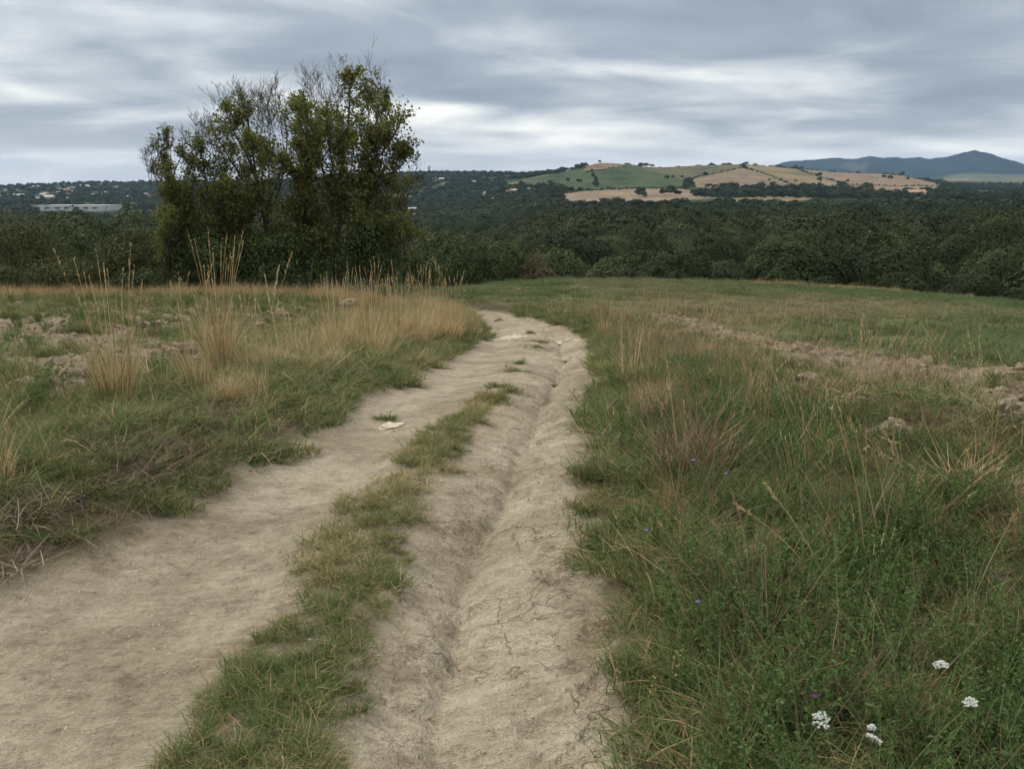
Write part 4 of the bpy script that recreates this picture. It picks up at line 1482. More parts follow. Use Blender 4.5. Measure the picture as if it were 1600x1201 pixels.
def build_wood():
    rng = np.random.default_rng(8)
    # jittered rows from the foot of the meadow back into the valley
    P = []
    r = 66.0
    while r < 760:
        step = 7.2 * (1 + max(0, r - 120) / 600)
        n = int(math.radians(92) * r / step)
        az = np.linspace(-46, 46, n) + rng.uniform(-0.5, 0.5, n) * 92 / n
        for a in az:
            rr = r + rng.uniform(-0.45, 0.45) * step
            P.append((rr * math.sin(math.radians(a)), rr * math.cos(math.radians(a)), rr, a))
        r += step * 0.9
    P = np.array(P)
    x, y, r, a = P.T
    zb = z_base(x, y)
    px, py, dep = to_pix(x, y, zb + 8)
    keep = (dep > 0) & (px > -260) & (px < 1860)
    # the wood's front edge: on the right it hugs the slope below the meadow; on the left it lies behind the near trees
    edge = np.interp(px, [-300, 240, 600, 700, 860, 1000, 1300, 1600, 1900], [80, 80, 82, 74, 71, 69, 69, 69, 69])
    keep &= y > edge * np.interp(px, [0, 800, 1600], [1.0, 0.97, 0.90])
    # the far margin of the plateau wood, where the tan fields begin
    back = np.interp(px, [-300, 700, 800, 870, 1000, 1250, 1900], [900, 900, 780, 600, 560, 620, 640])
    keep &= r < back
    x, y, r, px, zb = x[keep], y[keep], r[keep], px[keep], zb[keep]
    sc = rng.uniform(0.72, 1.0, len(x)) + 0.25 * (rng.uniform(0, 1, len(x)) < 0.12)
    inview = (px > -60) & (px < 1660)
    o = np.argsort(r)
    near = [i for i in o if inview[i]][:285]
    ns = set(near)
    special = {}

    def closest(qx, rmax=84):
        c = [i for i in near if r[i] < rmax and i not in special]
        return min(c, key=lambda i: abs(px[i] - qx))
    special[closest(712)] = ('round dark oak standing alone left of the meadow, right of the leafy tree', None, 0.85)
    special[closest(985)] = ('pale-tipped oak at the wood edge above the middle of the meadow', None, 1.0)
    special[closest(1570)] = ('broad oak at the wood edge by the right border', None, 1.0)
    for i in near:
        lab, grp, s_ = special.get(i, ('dark green oak of the dense wood behind the meadow', 'oaks of the wood behind the meadow', None))
        s = s_ or sc[i]
        oak(x[i], y[i], s, rng, lab, grp, sq=rng.uniform(0.9, 1.12))
    rest = np.array([i for i in range(len(x)) if i not in ns])
    xr, yr, zr = x[rest], y[rest], zb[rest]
    n = len(rest)
    s3 = sc[rest][:, None] * np.stack([rng.uniform(0.85, 1.1, n), rng.uniform(0.85, 1.1, n), rng.uniform(0.9, 1.12, n)], -1)
    scatter('valley_wood', proto_collection('valley_wood', FAR_OAKS), np.stack([xr, yr, zr], -1), rots(n, rng, 0.04), s3, rng.integers(0, len(FAR_OAKS), n),
            np.clip(0.5 + 0.5 * fbm(xr / 40, yr / 40, 3, 4) + rng.normal(0, 0.18, n), 0, 1), 'dense dark wood filling the valley behind the meadow')
    # undergrowth skirt closing the foot of the wood
    rng2 = np.random.default_rng(9)
    n = 170
    az = np.radians(rng2.uniform(-8, 38, n))
    rr = rng2.uniform(63, 71, n)
    xs, ys = rr * np.sin(az), rr * np.cos(az)
    zs = z_base(xs, ys) - 0.3
    sz = np.stack([rng2.uniform(0.18, 0.3, n)] * 2 + [rng2.uniform(0.15, 0.28, n)], -1)
    scatter('wood_undergrowth', proto_collection('wood_undergrowth', FAR_OAKS), np.stack([xs, ys, zs], -1), rots(n, rng2, 0.05), sz, rng2.integers(0, len(FAR_OAKS), n), rng2.uniform(0, 0.6, n),
            'dark undergrowth along the foot of the wood')


build_wood()


# far woods on the hills: crowns too far off to tell apart
def build_far_woods():
    rng = np.random.default_rng(18)
    n = 30000
    lr = rng.uniform(math.log(700), math.log(3700), n)
    rr = np.exp(lr)
    az = np.radians(rng.uniform(-36, 38, n))
    x, y = rr * np.sin(az), rr * np.cos(az)
    z = z_far(x, y)
    px, py, dep = to_pix(x, y, z)
    col = field_colour(np.stack([x, y, z], -1))[:, :3]
    wood = (col[:, 0] < 0.06) & (col[:, 1] < 0.078)
    left = px < 880
    keep = wood & left & (vnoise(x / 60, y / 60, 44) > 0.30)
    keep |= wood & ~left & (rr < 800) & (rng.uniform(0, 1, n) < 0.5)
    keep &= ~((px > 55) & (px < 245) & (rr > 1050) & (rr < 1560))
    keep |= wood & ~left & (rr > 1150) & (rng.uniform(0, 1, n) < 0.30)
    keep |= (px > 1465) & (px < 1680) & (rr > 1900) & (rng.uniform(0, 1, n) < 0.35)
    x, y, z, rr = x[keep], y[keep], z[keep], rr[keep]
    m = len(x)
    s = rng.uniform(0.7, 1.4, m) * (0.9 + rr / 6000)
    s3 = np.stack([s * 1.25, s * 1.25, s * rng.uniform(0.7, 1.0, m)], -1)
    scatter('far_woods', proto_collection('far_woods', SPECK), np.stack([x, y, z - 0.5], -1), rots(m, rng, 0.05), s3, rng.integers(0, len(SPECK), m),
            np.clip(0.45 + 0.4 * fbm(x / 90, y / 90, 2, 6) + rng.normal(0, 0.18, m), 0, 1), 'far hazy woods on the hillsides')
    # hedgerows between the fields, as seen on the hill
    H = []
    for line, dens, s0 in (([(1072, 281.5), (1110, 273), (1157, 263.5)], 26, 0.55), ([(1160, 261), (1200, 274), (1242, 293)], 30, 0.6), ([(1238, 263), (1262, 270), (1314, 286.5)], 26, 0.55),
                           ([(911, 271), (950, 265), (990, 258.5)], 22, 0.5), ([(924, 267), (930, 280), (934, 292)], 14, 0.7), ([(853, 308), (905, 299.5), (994, 295.3), (1075, 294.5)], 60, 0.5),
                           ([(1316, 289), (1400, 292), (1478, 291)], 30, 0.5), ([(1012, 262), (1076, 263)], 14, 0.35), ([(1072, 281), (1068, 293)], 12, 0.6), ([(1110, 300), (1122, 310)], 12, 0.6)):
        pts = np.array(line, float)
        for t in np.linspace(0, len(pts) - 1.001, dens):
            i = int(t)
            q = pts[i] + (pts[i + 1] - pts[i]) * (t - i)
            hx, hy, hz_ = hit(q[0] + rng.normal(0, 0.8), q[1] + rng.normal(0, 0.25), 840, 6000)
            H.append((hx, hy, hz_, s0 * rng.uniform(0.6, 1.3)))
    H = np.array(H)
    m = len(H)
    s3 = np.stack([H[:, 3] * 1.3, H[:, 3] * 1.3, H[:, 3] * 0.8], -1)
    scatter('hedgerows', proto_collection('hedgerows', SPECK), H[:, :3], rots(m, rng, 0.05), s3, rng.integers(0, len(SPECK), m), rng.uniform(0.1, 0.6, m), 'dark hedgerows dividing the fields of the far hill')
    # tree belt at the foot of the hill, right of centre
    B = []
    for i in range(560):
        qx = rng.uniform(1085, 1700)
        base = np.interp(qx, [1085, 1250, 1420, 1450, 1700], [307, 309, 310, 312, 313])
        hx, hy, hz_ = hit(qx, base + rng.uniform(-3.5, 3), 840, 5000)
        if rng.uniform() < (0.25 if 1420 < qx < 1438 else 1.0):
            B.append((hx, hy, hz_, rng.uniform(0.6, 1.3)))
    B = np.array(B)
    m = len(B)
    s3 = np.stack([B[:, 3], B[:, 3], B[:, 3] * rng.uniform(0.8, 1.2, m)], -1)
    scatter('tree_belt', proto_collection('tree_belt', SPECK), B[:, :3], rots(m, rng, 0.05), s3, rng.integers(0, len(SPECK), m), rng.uniform(0.1, 0.75, m), 'belt of trees at the foot of the tan hill')
    # single trees one can pick out on the hill
    singles = [(1000, 308, 1.5), (1005, 309, 1.1), (1036, 306, 1.2), (1048, 305, 1.7), (1058, 306, 1.1), (1082, 304, 1.0), (1092, 303, 0.9), (860, 272, 0.8), (872, 269, 0.9), (887, 262, 1.0), (904, 260, 1.1), (911, 259, 1.0), (937, 253, 0.9),
               (1004, 261, 1.0), (1042, 281, 1.2), (1052, 279, 0.9), (1066, 279, 0.8), (1280, 285, 1.4), (1312, 289, 1.3), (1281, 296, 1.7), (1355, 300, 2.2), (1381, 279, 1.2), (1391, 281, 1.5), (1410, 273, 1.5), (1418, 282, 1.0),
               (1202, 283, 0.7), (1243, 284, 0.6), (1324, 285, 0.9), (860, 290, 1.3), (905, 286, 1.1), (930, 292, 1.5), (887, 284, 1.0)]
    ORD = ['first', 'second', 'third', 'fourth', 'fifth', 'sixth', 'seventh', 'eighth', 'ninth', 'tenth', 'eleventh', 'twelfth']
    zones_ = [('dark tree along the lower edge of the pale tan field, %s from left', lambda a, b: 990 < a < 1100 and b > 300),
              ('small tree on the skyline left of the bare summit, %s from left', lambda a, b: a < 925 and b < 275),
              ('dark tree on the green slope of the far hill, %s from left', lambda a, b: a < 1100),
              ('dark tree among the tan fields of the far hill, %s from left', lambda a, b: True)]
    rank = {}
    used_ = set()
    for lab, ok in zones_:
        mem = sorted([q for q in singles if q not in used_ and ok(q[0], q[1])])
        used_ |= set(mem)
        for i, q in enumerate(mem):
            rank[q] = lab % (ORD[i] if i < len(ORD) else str(i + 1) + 'th')
    for qx, qy, s in singles:
        hx, hy, hz_ = hit(qx, qy, 860, 6000)
        t = thing('hill_tree', rank[(qx, qy, s)], 'tree', (hx, hy, hz_ - 0.3), 'single trees on the far hill', rng.uniform(0, 6), (s * rng.uniform(0.9, 1.15), s, s * rng.uniform(0.85, 1.1)))
        part('crown', HILLT[rng.integers(0, len(HILLT))], t)


HILLT = [crown_mesh('hill_crown', rt_, 4.0, 7.5, 0.2, 14, 420, 1.15, [M_OAK]) for _ in range(4)]
build_far_woods()


# ------------------------------------------------------------------ the half-bare trees on the left, limb by limb
def at(px, py, D):
    dx, dy, dz = pix_dir(px, py)
    s = D / dy
    return np.array([dx * s, D, CAMH + dz * s])


def grow_tree(name, label, rng, limbs, base_px, D, leaf_mat, trunk_r, leaf=0.085, sub_len=1.1, dens=1.0, twig_n=1.0, depth=1.2):
    """limbs: list of (pixel polyline, leafiness 0..1, base radius); the polylines start on the trunk"""
    bx, by, bz = at(base_px[0], base_px[1], D)
    bz = float(z_base(np.array([bx]), np.array([D]))[0])
    root = thing(name, label, 'tree', (bx, D, bz))
    org = np.array([bx, D, bz])
    wood, twig, lv = MB(), MB(), MB()
    LP, LD = [], []
    TW = []                                             # finest twigs: start, direction, length, leafiness

    def branch(p0, d, ln, r, lvl, leafy):
        n = 5
        js = rng.normal(0, 0.13, (n - 1, 3)) + np.array([0, 0, 0.06])
        dd = unit(d[None] + np.cumsum(js, 0))
        pts = np.vstack([p0[None], p0 + np.cumsum(dd * (ln / (n - 1)), 0)])
        (wood if lvl == 0 else twig).add(*tube(pts, np.linspace(r, r * 0.3, n), 4 if lvl == 0 else 3))
        m = int((rng.integers(4, 7) if lvl == 0 else rng.integers(4, 7)) * twig_n)
        t = rng.uniform(0.2, 1.0, m) * (n - 1)
        i = np.minimum(t.astype(int), n - 2)
        b = pts[i] + (pts[i + 1] - pts[i]) * (t - i)[:, None]
        nd = unit(dd[-1] * 0.8 + rnd_dirs(m, rng, -0.5) * 0.95 + np.array([0, 0, 0.15]))
        for q in range(m):
            l2 = ln * rng.uniform(0.38, 0.72)
            if lvl == 0:
                branch(b[q], nd[q], l2, max(r * 0.45, 0.0045), 1, leafy)
            else:
                TW.append((*b[q], *nd[q], l2, leafy))
        if lvl == 1:
            TW.append((*pts[2], *dd[-1], ln * 0.5, leafy))

    for poly, leafy, r0 in limbs:
        dep = rng.normal(0, depth)
        m = len(poly)
        P = []
        for i, (qx, qy) in enumerate(poly):
            P.append(at(qx, qy, D + dep * (i / max(1, m - 1)) ** 1.2) - org)
        P = np.array(P)
        # smooth and wobble
        t = np.linspace(0, m - 1, 4 * m)
        Q = np.stack([np.interp(t, np.arange(m), P[:, c]) for c in range(3)], -1)
        Q[1:-1] = (Q[:-2] + Q[1:-1] * 2 + Q[2:]) / 4
        Q[1:] += np.cumsum(rng.normal(0, 0.012, Q[1:].shape), 0)
        if poly[0][1] > 430:
            Q[0, 2] = -0.3
        rr = r0 * (1 - 0.82 * np.linspace(0, 1, len(Q)) ** 0.9)
        wood.add(*tube(Q, rr, 6))
        L = np.linalg.norm(np.diff(Q, axis=0), axis=1).sum()
        nb = int(L * 4.0)
        for q in range(nb):
            s = rng.uniform(0.22, 1.0) ** 0.85
            k = s * (len(Q) - 1)
            i = min(int(k), len(Q) - 2)
            b = Q[i] + (Q[i + 1] - Q[i]) * (k - i)
            tg = unit(Q[i + 1] - Q[i])
            d = unit(tg * 0.75 + rnd_dirs(1, rng, -0.35)[0] * 0.85 + np.array([0, 0, 0.15]))
            lf = leafy if np.isscalar(leafy) else np.interp(s, [0, 0.5, 1], leafy)
            branch(b, d, sub_len * rng.uniform(0.45, 1.0) * (1.12 - 0.82 * s), max(rr[i] * 0.4, 0.007), 0, lf)
    tw = np.array(TW)
    nt = len(tw)
    bend = rnd_dirs(nt, rng) * 0.22
    twig.add(*strips(tw[:, :3], tw[:, 3:6], bend, tw[:, 6], 0.009, 3, rng=rng, tip=0.4))
    cnt = rng.poisson(3.0 * tw[:, 7] * dens)
    k = np.repeat(np.arange(nt), cnt)
    t = rng.uniform(0.1, 1.1, len(k))[:, None]
    off = rnd_dirs(len(k), rng) * rng.uniform(0.03, 0.20, len(k))[:, None]
    if len(k):
        LP.append(tw[k, :3] + (tw[k, 3:6] * t + bend[k] * t * t) * tw[k, 6:7] + off)
        LD.append(off + np.array([0, 0, -0.03]))
    tr = part('trunk', wood.mesh('limbs', [M_BARK], True), root)
    tag(part('twigs', twig.mesh('twigs', [M_BARK]), tr), kind='stuff')
    if LP:
        p = np.vstack(LP)
        d = np.vstack(LD)
        n = len(p)
        ax = unit(d + rnd_dirs(n, rng) * 0.06)
        sz = leaf * rng.uniform(0.6, 1.3, n)
        lv.add(*leaves(p, ax, unit(rnd_dirs(n, rng) + np.array([0, 0, 0.35])), sz * 1.2, sz * 0.85))
        part('crown', lv.mesh('leaves', [leaf_mat]), root)
    return root


SIL = hermite([225, 240, 262, 285, 310, 335, 352, 378, 410, 440, 460, 486, 515, 545, 580, 610, 635, 645, 660],
              [300, 245, 210, 240, 238, 215, 190, 190, 190, 205, 170, 165, 180, 128, 135, 165, 195, 245, 300])


def left_trees():
    rng = np.random.default_rng(51)

    def fill(n, x0, x1, bx, lf, r0=0.03, low=0.0):
        """extra stems of one tree: rise from near its base to points below the outline"""
        out = []
        for i in range(n):
            tx = rng.uniform(x0, x1)
            top = float(SIL(tx)) + rng.uniform(20, 125) + low
            sx = bx + rng.normal(0, 14) if rng.uniform() < 0.4 else tx + rng.normal(0, 22)
            out.append(([(sx, 452), (sx + (tx - sx) * 0.25, 452 + (top - 452) * 0.4), (sx + (tx - sx) * 0.65, 452 + (top - 452) * 0.75), (tx, top)], lf, r0))
        return out

    def bare(tips, drop=75, bend=14):
        return [([(x + rng.normal(0, 4) + bend * 0.5, y + drop), (x + bend * 0.3 + rng.normal(0, 3), y + drop * 0.5), (x, y)], 0.0, 0.014) for x, y in tips]

    grow_tree('leafy_elm', 'tallest leafy tree of the left thicket, yellowish top, by the bend', rng, [
        ([(532, 455), (530, 390), (524, 330), (535, 260), (548, 190), (552, 132)], (0.5, 0.9, 1.1), 0.12),
        ([(526, 340), (560, 290), (590, 240), (603, 190), (607, 160)], (0.7, 0.9, 0.8), 0.06),
        ([(560, 290), (600, 235), (634, 182)], (0.6, 0.6, 0.4), 0.04),
        ([(540, 330), (590, 290), (630, 258), (638, 240)], (0.9, 1.2, 1.1), 0.05),
        ([(536, 350), (590, 315), (632, 290)], (0.8, 1.1, 0.9), 0.045),
        ([(524, 330), (500, 260), (485, 205), (472, 172)], (0.8, 1.2, 1.0), 0.06),
        ([(500, 262), (478, 215), (460, 172)], (0.9, 1.3, 1.1), 0.045),
        ([(560, 290), (572, 225), (578, 150)], (0.8, 1.1, 1.0), 0.045),
        ([(545, 200), (570, 165), (577, 130)], (0.8, 1.1, 1.0), 0.03),
    ] + [([(520, 330), (500, 250), (490, 192)], (0.8, 0.9, 1.0), 0.04), ([(515, 320), (480, 260), (464, 205)], (0.8, 0.9, 0.9), 0.04), ([(530, 300), (515, 230), (508, 190)], (0.8, 0.9, 0.9), 0.04)]
      + fill(10, 445, 640, 535, (0.55, 0.7, 0.75)) + fill(11, 450, 640, 550, (0.9, 0.9, 0.8), 0.025, 90)
      + bare([(533, 103), (486, 122), (479, 132), (497, 128), (592, 122), (510, 148), (522, 150)]),
        (532, 455), 30.0, M_ELM, 0.13, 0.085, 1.5, 0.8, 1.0, 1.0)
    grow_tree('half_bare_elm', 'half-bare tree in the middle of the left thicket, leafless twigs on top', rng, [
        ([(425, 455), (418, 380), (405, 310), (395, 250), (388, 190), (378, 152)], (0.6, 0.9, 0.0), 0.09),
        ([(405, 300), (385, 240), (362, 200), (352, 172)], (0.7, 1.2, 0.4), 0.05),
        ([(418, 350), (440, 280), (448, 215), (434, 145)], (0.7, 0.2, 0.0), 0.05),
        ([(405, 320), (370, 265), (345, 225), (332, 205)], (0.9, 1.1, 0.2), 0.045),
        ([(415, 330), (432, 285), (440, 258)], (1.0, 1.2, 1.0), 0.04),
        ([(400, 275), (380, 215), (370, 195)], (1.0, 1.3, 0.9), 0.04),
    ] + fill(7, 345, 475, 418, (0.6, 0.75, 0.5)) + fill(11, 350, 490, 420, (0.9, 0.9, 0.8), 0.025, 85)
      + bare([(370, 136), (376, 142), (388, 146), (397, 150), (405, 145), (412, 150), (409, 165), (384, 160), (428, 128), (421, 140), (436, 150), (415, 165), (445, 170), (352, 155), (340, 152)], 90, 22),
        (425, 455), 31.0, M_ELM, 0.10, 0.082, 1.4, 0.7, 1.0, 1.0)
    grow_tree('young_elm', 'bushy young tree between the slim one and the half-bare one on the left', rng, [
        ([(335, 455), (332, 380), (325, 310), (318, 260), (312, 225)], (0.7, 1.0, 0.4), 0.07),
        ([(328, 320), (350, 270), (362, 235)], (0.9, 1.1, 0.7), 0.04),
        ([(328, 330), (302, 275), (292, 240)], (0.9, 1.0, 0.4), 0.04),
        ([(332, 350), (370, 300), (390, 275)], (1.0, 1.1, 0.9), 0.04),
        ([(332, 360), (300, 320), (285, 290)], (0.9, 1.0, 0.8), 0.04),
    ] + fill(6, 280, 385, 332, (0.6, 0.75, 0.5)) + fill(6, 280, 390, 332, (0.8, 0.9, 0.8), 0.025, 70) + bare([(303, 190), (295, 205), (318, 200), (328, 190), (310, 205)], 60, 16),
        (335, 455), 30.6, M_ELM, 0.08, 0.08, 1.35, 0.7, 1.0, 1.0)
    grow_tree('slim_sapling', 'slim twiggy sapling at the left end of the thicket', rng, [
        ([(264, 455), (264, 390), (263, 320), (263, 260), (261, 205)], (0.4, 0.6, 0.3), 0.06),
        ([(264, 330), (245, 285), (236, 250)], (0.4, 0.5, 0.2), 0.03),
        ([(263, 300), (280, 255), (288, 230)], (0.5, 0.5, 0.2), 0.03),
        ([(263, 290), (254, 250), (248, 225)], (0.5, 0.5, 0.1), 0.025),
    ] + fill(6, 240, 285, 262, (0.5, 0.6, 0.3)) + bare([(247, 212), (238, 225), (228, 235), (256, 195), (270, 210)], 60, 8),
        (264, 455), 30.2, M_ELM, 0.07, 0.072, 0.75, 0.9, 1.2, 0.6)
    grow_tree('bare_sapling', 'leafless arching sapling at the right end of the left thicket', rng, [
        ([(600, 455), (608, 390), (622, 330), (645, 285), (668, 266)], 0.04, 0.04),
        ([(622, 330), (640, 300), (652, 265), (650, 245)], 0.02, 0.025),
        ([(612, 370), (635, 320), (660, 290), (686, 270)], 0.02, 0.025),
        ([(606, 400), (596, 350), (590, 310)], 0.15, 0.03),
        ([(604, 420), (625, 370), (648, 335)], 0.1, 0.02),
    ], (600, 455), 29.5, M_RUST, 0.045, 0.06, 0.7, 1.0, 0.9, 0.5)

    # understorey shrubs: name, label, photo centre x, base row, width px, top row, distance, material, leaf size, leaves
    S = [('bramble_bush', 'large dark bramble bush under the tallest left tree', 575, 462, 120, 352, 29.4, M_BUSH, 0.08, 6500),
         ('bramble_bush', 'dark bush under the half-bare tree on the left', 450, 464, 130, 365, 29.6, M_BUSH, 0.08, 5600),
         ('bramble_bush', 'low dark bush at the foot of the bushy young tree', 335, 465, 140, 372, 29.6, M_BUSH, 0.078, 5600),
         ('rusty_shrub', 'brownish twiggy shrub at the right end of the left thicket', 612, 460, 70, 305, 30.5, M_RUST, 0.07, 1500),
         ('rusty_shrub', 'brownish shrub behind the half-bare tree, in the gap below its fork', 480, 450, 100, 290, 32.0, M_RUST, 0.075, 1800),
         ('dark_shrub', 'dark shrub behind the bushy young tree of the left thicket', 380, 450, 120, 285, 32.0, M_BUSH, 0.09, 2600),
         ('dark_shrub', 'dark shrub just right of the slim sapling', 295, 458, 80, 340, 31.2, M_BUSH, 0.09, 2400),
         ('olive_shrub', 'leafy olive-green shrub just left of the slim sapling', 222, 460, 75, 340, 31.5, M_OLIVE, 0.085, 2600),
         ('feathery_shrub', 'feathery olive-green shrub left of centre in the left hedge', 180, 463, 95, 372, 30.0, M_OLIVE, 0.075, 4200),
         ('feathery_shrub', 'tall feathery shrub at the left border of the picture', 30, 462, 150, 335, 33.0, M_OLIVE, 0.09, 5200),
         ('dark_tree', 'dark rounded tree behind the feathery shrubs on the left', 120, 455, 160, 322, 41.0, M_BUSH, 0.13, 4800),
         ('dark_tree', 'dark tree just left of the thicket, behind the olive-green shrub', 205, 450, 120, 328, 43.0, M_BUSH, 0.13, 3600),
         ('dark_tree', 'dark tree at the far left border behind the tall feathery shrub', -20, 455, 130, 342, 44.0, M_BUSH, 0.13, 3800),
         ('low_shrub', 'low green shrub below the dark rounded tree on the left', 95, 465, 110, 415, 29.0, M_OLIVE, 0.07, 3000),
         ('low_shrub', 'low dark shrub below the feathery shrub left of centre', 225, 466, 80, 425, 28.6, M_BUSH, 0.07, 2400),
         ('low_shrub', 'low scrubby shrub at the left border', 0, 466, 90, 425, 28.6, M_OLIVE, 0.07, 2400),
         ('edge_shrub', 'low dark shrub right of the thicket, at the rim of the slope', 655, 462, 80, 395, 38.0, M_BUSH, 0.10, 2600),
         ('edge_tree', 'round dark green tree at the rim, right of the left thicket', 700, 470, 130, 362, 60.0, M_BUSH, 0.17, 5200),
         ('edge_tree', 'second round dark tree at the rim beyond the bend', 775, 470, 125, 364, 62.0, M_BUSH, 0.17, 4800),
         ('edge_shrub', 'rusty brown shrub before the wood where the meadow begins', 838, 452, 60, 402, 60.0, M_RUST, 0.15, 2400)]
    for nm, lab, cx, by, w, ty, D, mt, ls, nl in S:
        p = at(cx, by, D)
        x0, y0 = float(p[0]), D
        z0 = float(z_base(np.array([x0]), np.array([y0]))[0])
        top = at(cx, ty, D)[2]
        H = top - z0
        R = w / FPX * D * 0.5
        t = thing(nm, lab, 'tree' if 'tree' in nm else 'shrub', (x0, y0, z0), None, rng.uniform(0, 6.28))
        part('crown', crown_mesh('shrub_leaves', rng, R, H * 1.02, -0.05 * H, 22, int(nl * 1.7), ls * 0.85, [mt], flat=1.0, gap=0.25, dome=('edge_tree' in nm or 'dark_tree' in nm)), t)
        mb = MB()
        for q in range(9 if 'feathery' not in nm else 12):
            a = rng.uniform(0, 6.28)
            sp = R * rng.uniform(0.15, 0.75)
            hh = H * rng.uniform(0.65, 1.06)
            tt = np.linspace(0, 1, 5)
            pts = np.stack([tt ** 1.4 * sp * math.cos(a), tt ** 1.4 * sp * math.sin(a), tt * hh - 0.1], -1)
            pts[1:] += rng.normal(0, 0.03 * R, (4, 3))
            mb.add(*tube(pts, np.linspace(0.022, 0.006, 5) * (1 + D / 60), 4))
        part('stems', mb.mesh('shrub_stems', [M_BARK], True), t)


left_trees()


# ------------------------------------------------------------------ houses and sheds on the settled hills
def mat_paint(name, c):
    m, T = new_mat(name)
    out_surf(T, principled(T, c, 0.8, None, 0.2))
    return m


M_WALL = [mat_paint('pale_render', (0.55, 0.52, 0.46)), mat_paint('cream_render', (0.46, 0.39, 0.30)), mat_paint('pinkish_render', (0.42, 0.33, 0.26))]
M_ROOF = [mat_paint('clay_tiles', (0.36, 0.21, 0.14)), mat_paint('grey_roof', (0.42, 0.41, 0.40))]
M_SHED = mat_paint('shed_sheeting', (0.42, 0.43, 0.43))
M_DARKW = mat_paint('dark_opening', (0.05, 0.055, 0.06))


def box_v(x0, x1, y0, y1, z0, z1):
    V = np.array([(x, y, z) for z in (z0, z1) for x, y in ((x0, y0), (x1, y0), (x1, y1), (x0, y1))], float)
    F = np.array([(0, 2, 1), (0, 3, 2), (4, 5, 6), (4, 6, 7), (0, 1, 5), (0, 5, 4), (1, 2, 6), (1, 6, 5), (2, 3, 7), (2, 7, 6), (3, 0, 4), (3, 4, 7)])
    return V, F


def gable_v(w, d, h0, h1, ov=0.5):
    V = np.array([(-w / 2 - ov, -d / 2 - ov, h0), (w / 2 + ov, -d / 2 - ov, h0), (w / 2 + ov, d / 2 + ov, h0), (-w / 2 - ov, d / 2 + ov, h0), (-w / 2 - ov, 0, h1), (w / 2 + ov, 0, h1)], float)
    F = np.array([(0, 1, 5), (0, 5, 4), (2, 3, 4), (2, 4, 5), (0, 4, 3), (1, 2, 5), (0, 3, 2), (0, 2, 1)])
    return V, F


def house(px, py, w, h, rng, label, group, wall=0, roof=0, gable=True, rmin=1200, name='house', nwin=4):
    x, y, z = hit(px, py, rmin, 6000)
    d = w * 0.65
    t = thing(name, label, 'house' if name == 'house' else 'shed', (x, y, z), group, rng.normal(0, 0.35) if name == 'house' else 0.0)
    wl = part('wall', MB().add(*box_v(-w / 2, w / 2, -d / 2, d / 2, -2, h)).mesh('wall', [M_WALL[wall] if name == 'house' else M_SHED]), t)
    if gable:
        part('roof', MB().add(*gable_v(w, d, h + 0.02, h + w * 0.16 if name == 'house' else h + 2.2)).mesh('roof', [M_ROOF[roof]]), t)
    else:
        part('roof', MB().add(*box_v(-w / 2 - 0.4, w / 2 + 0.4, -d / 2 - 0.4, d / 2 + 0.4, h + 0.02, h + 0.7)).mesh('roof', [M_ROOF[1]]), t)
    ww = w / (nwin * 2 + 1)
    wm = MB().add(*box_v(-ww / 2, ww / 2, -0.12, 0.05, h * 0.45, h * 0.72)).mesh('window', [M_DARKW])
    for i in range(nwin):
        o = part('window', wm, wl)
        o.location = (-w / 2 + ww * (2 * i + 1.5), -d / 2, 0)
    return t


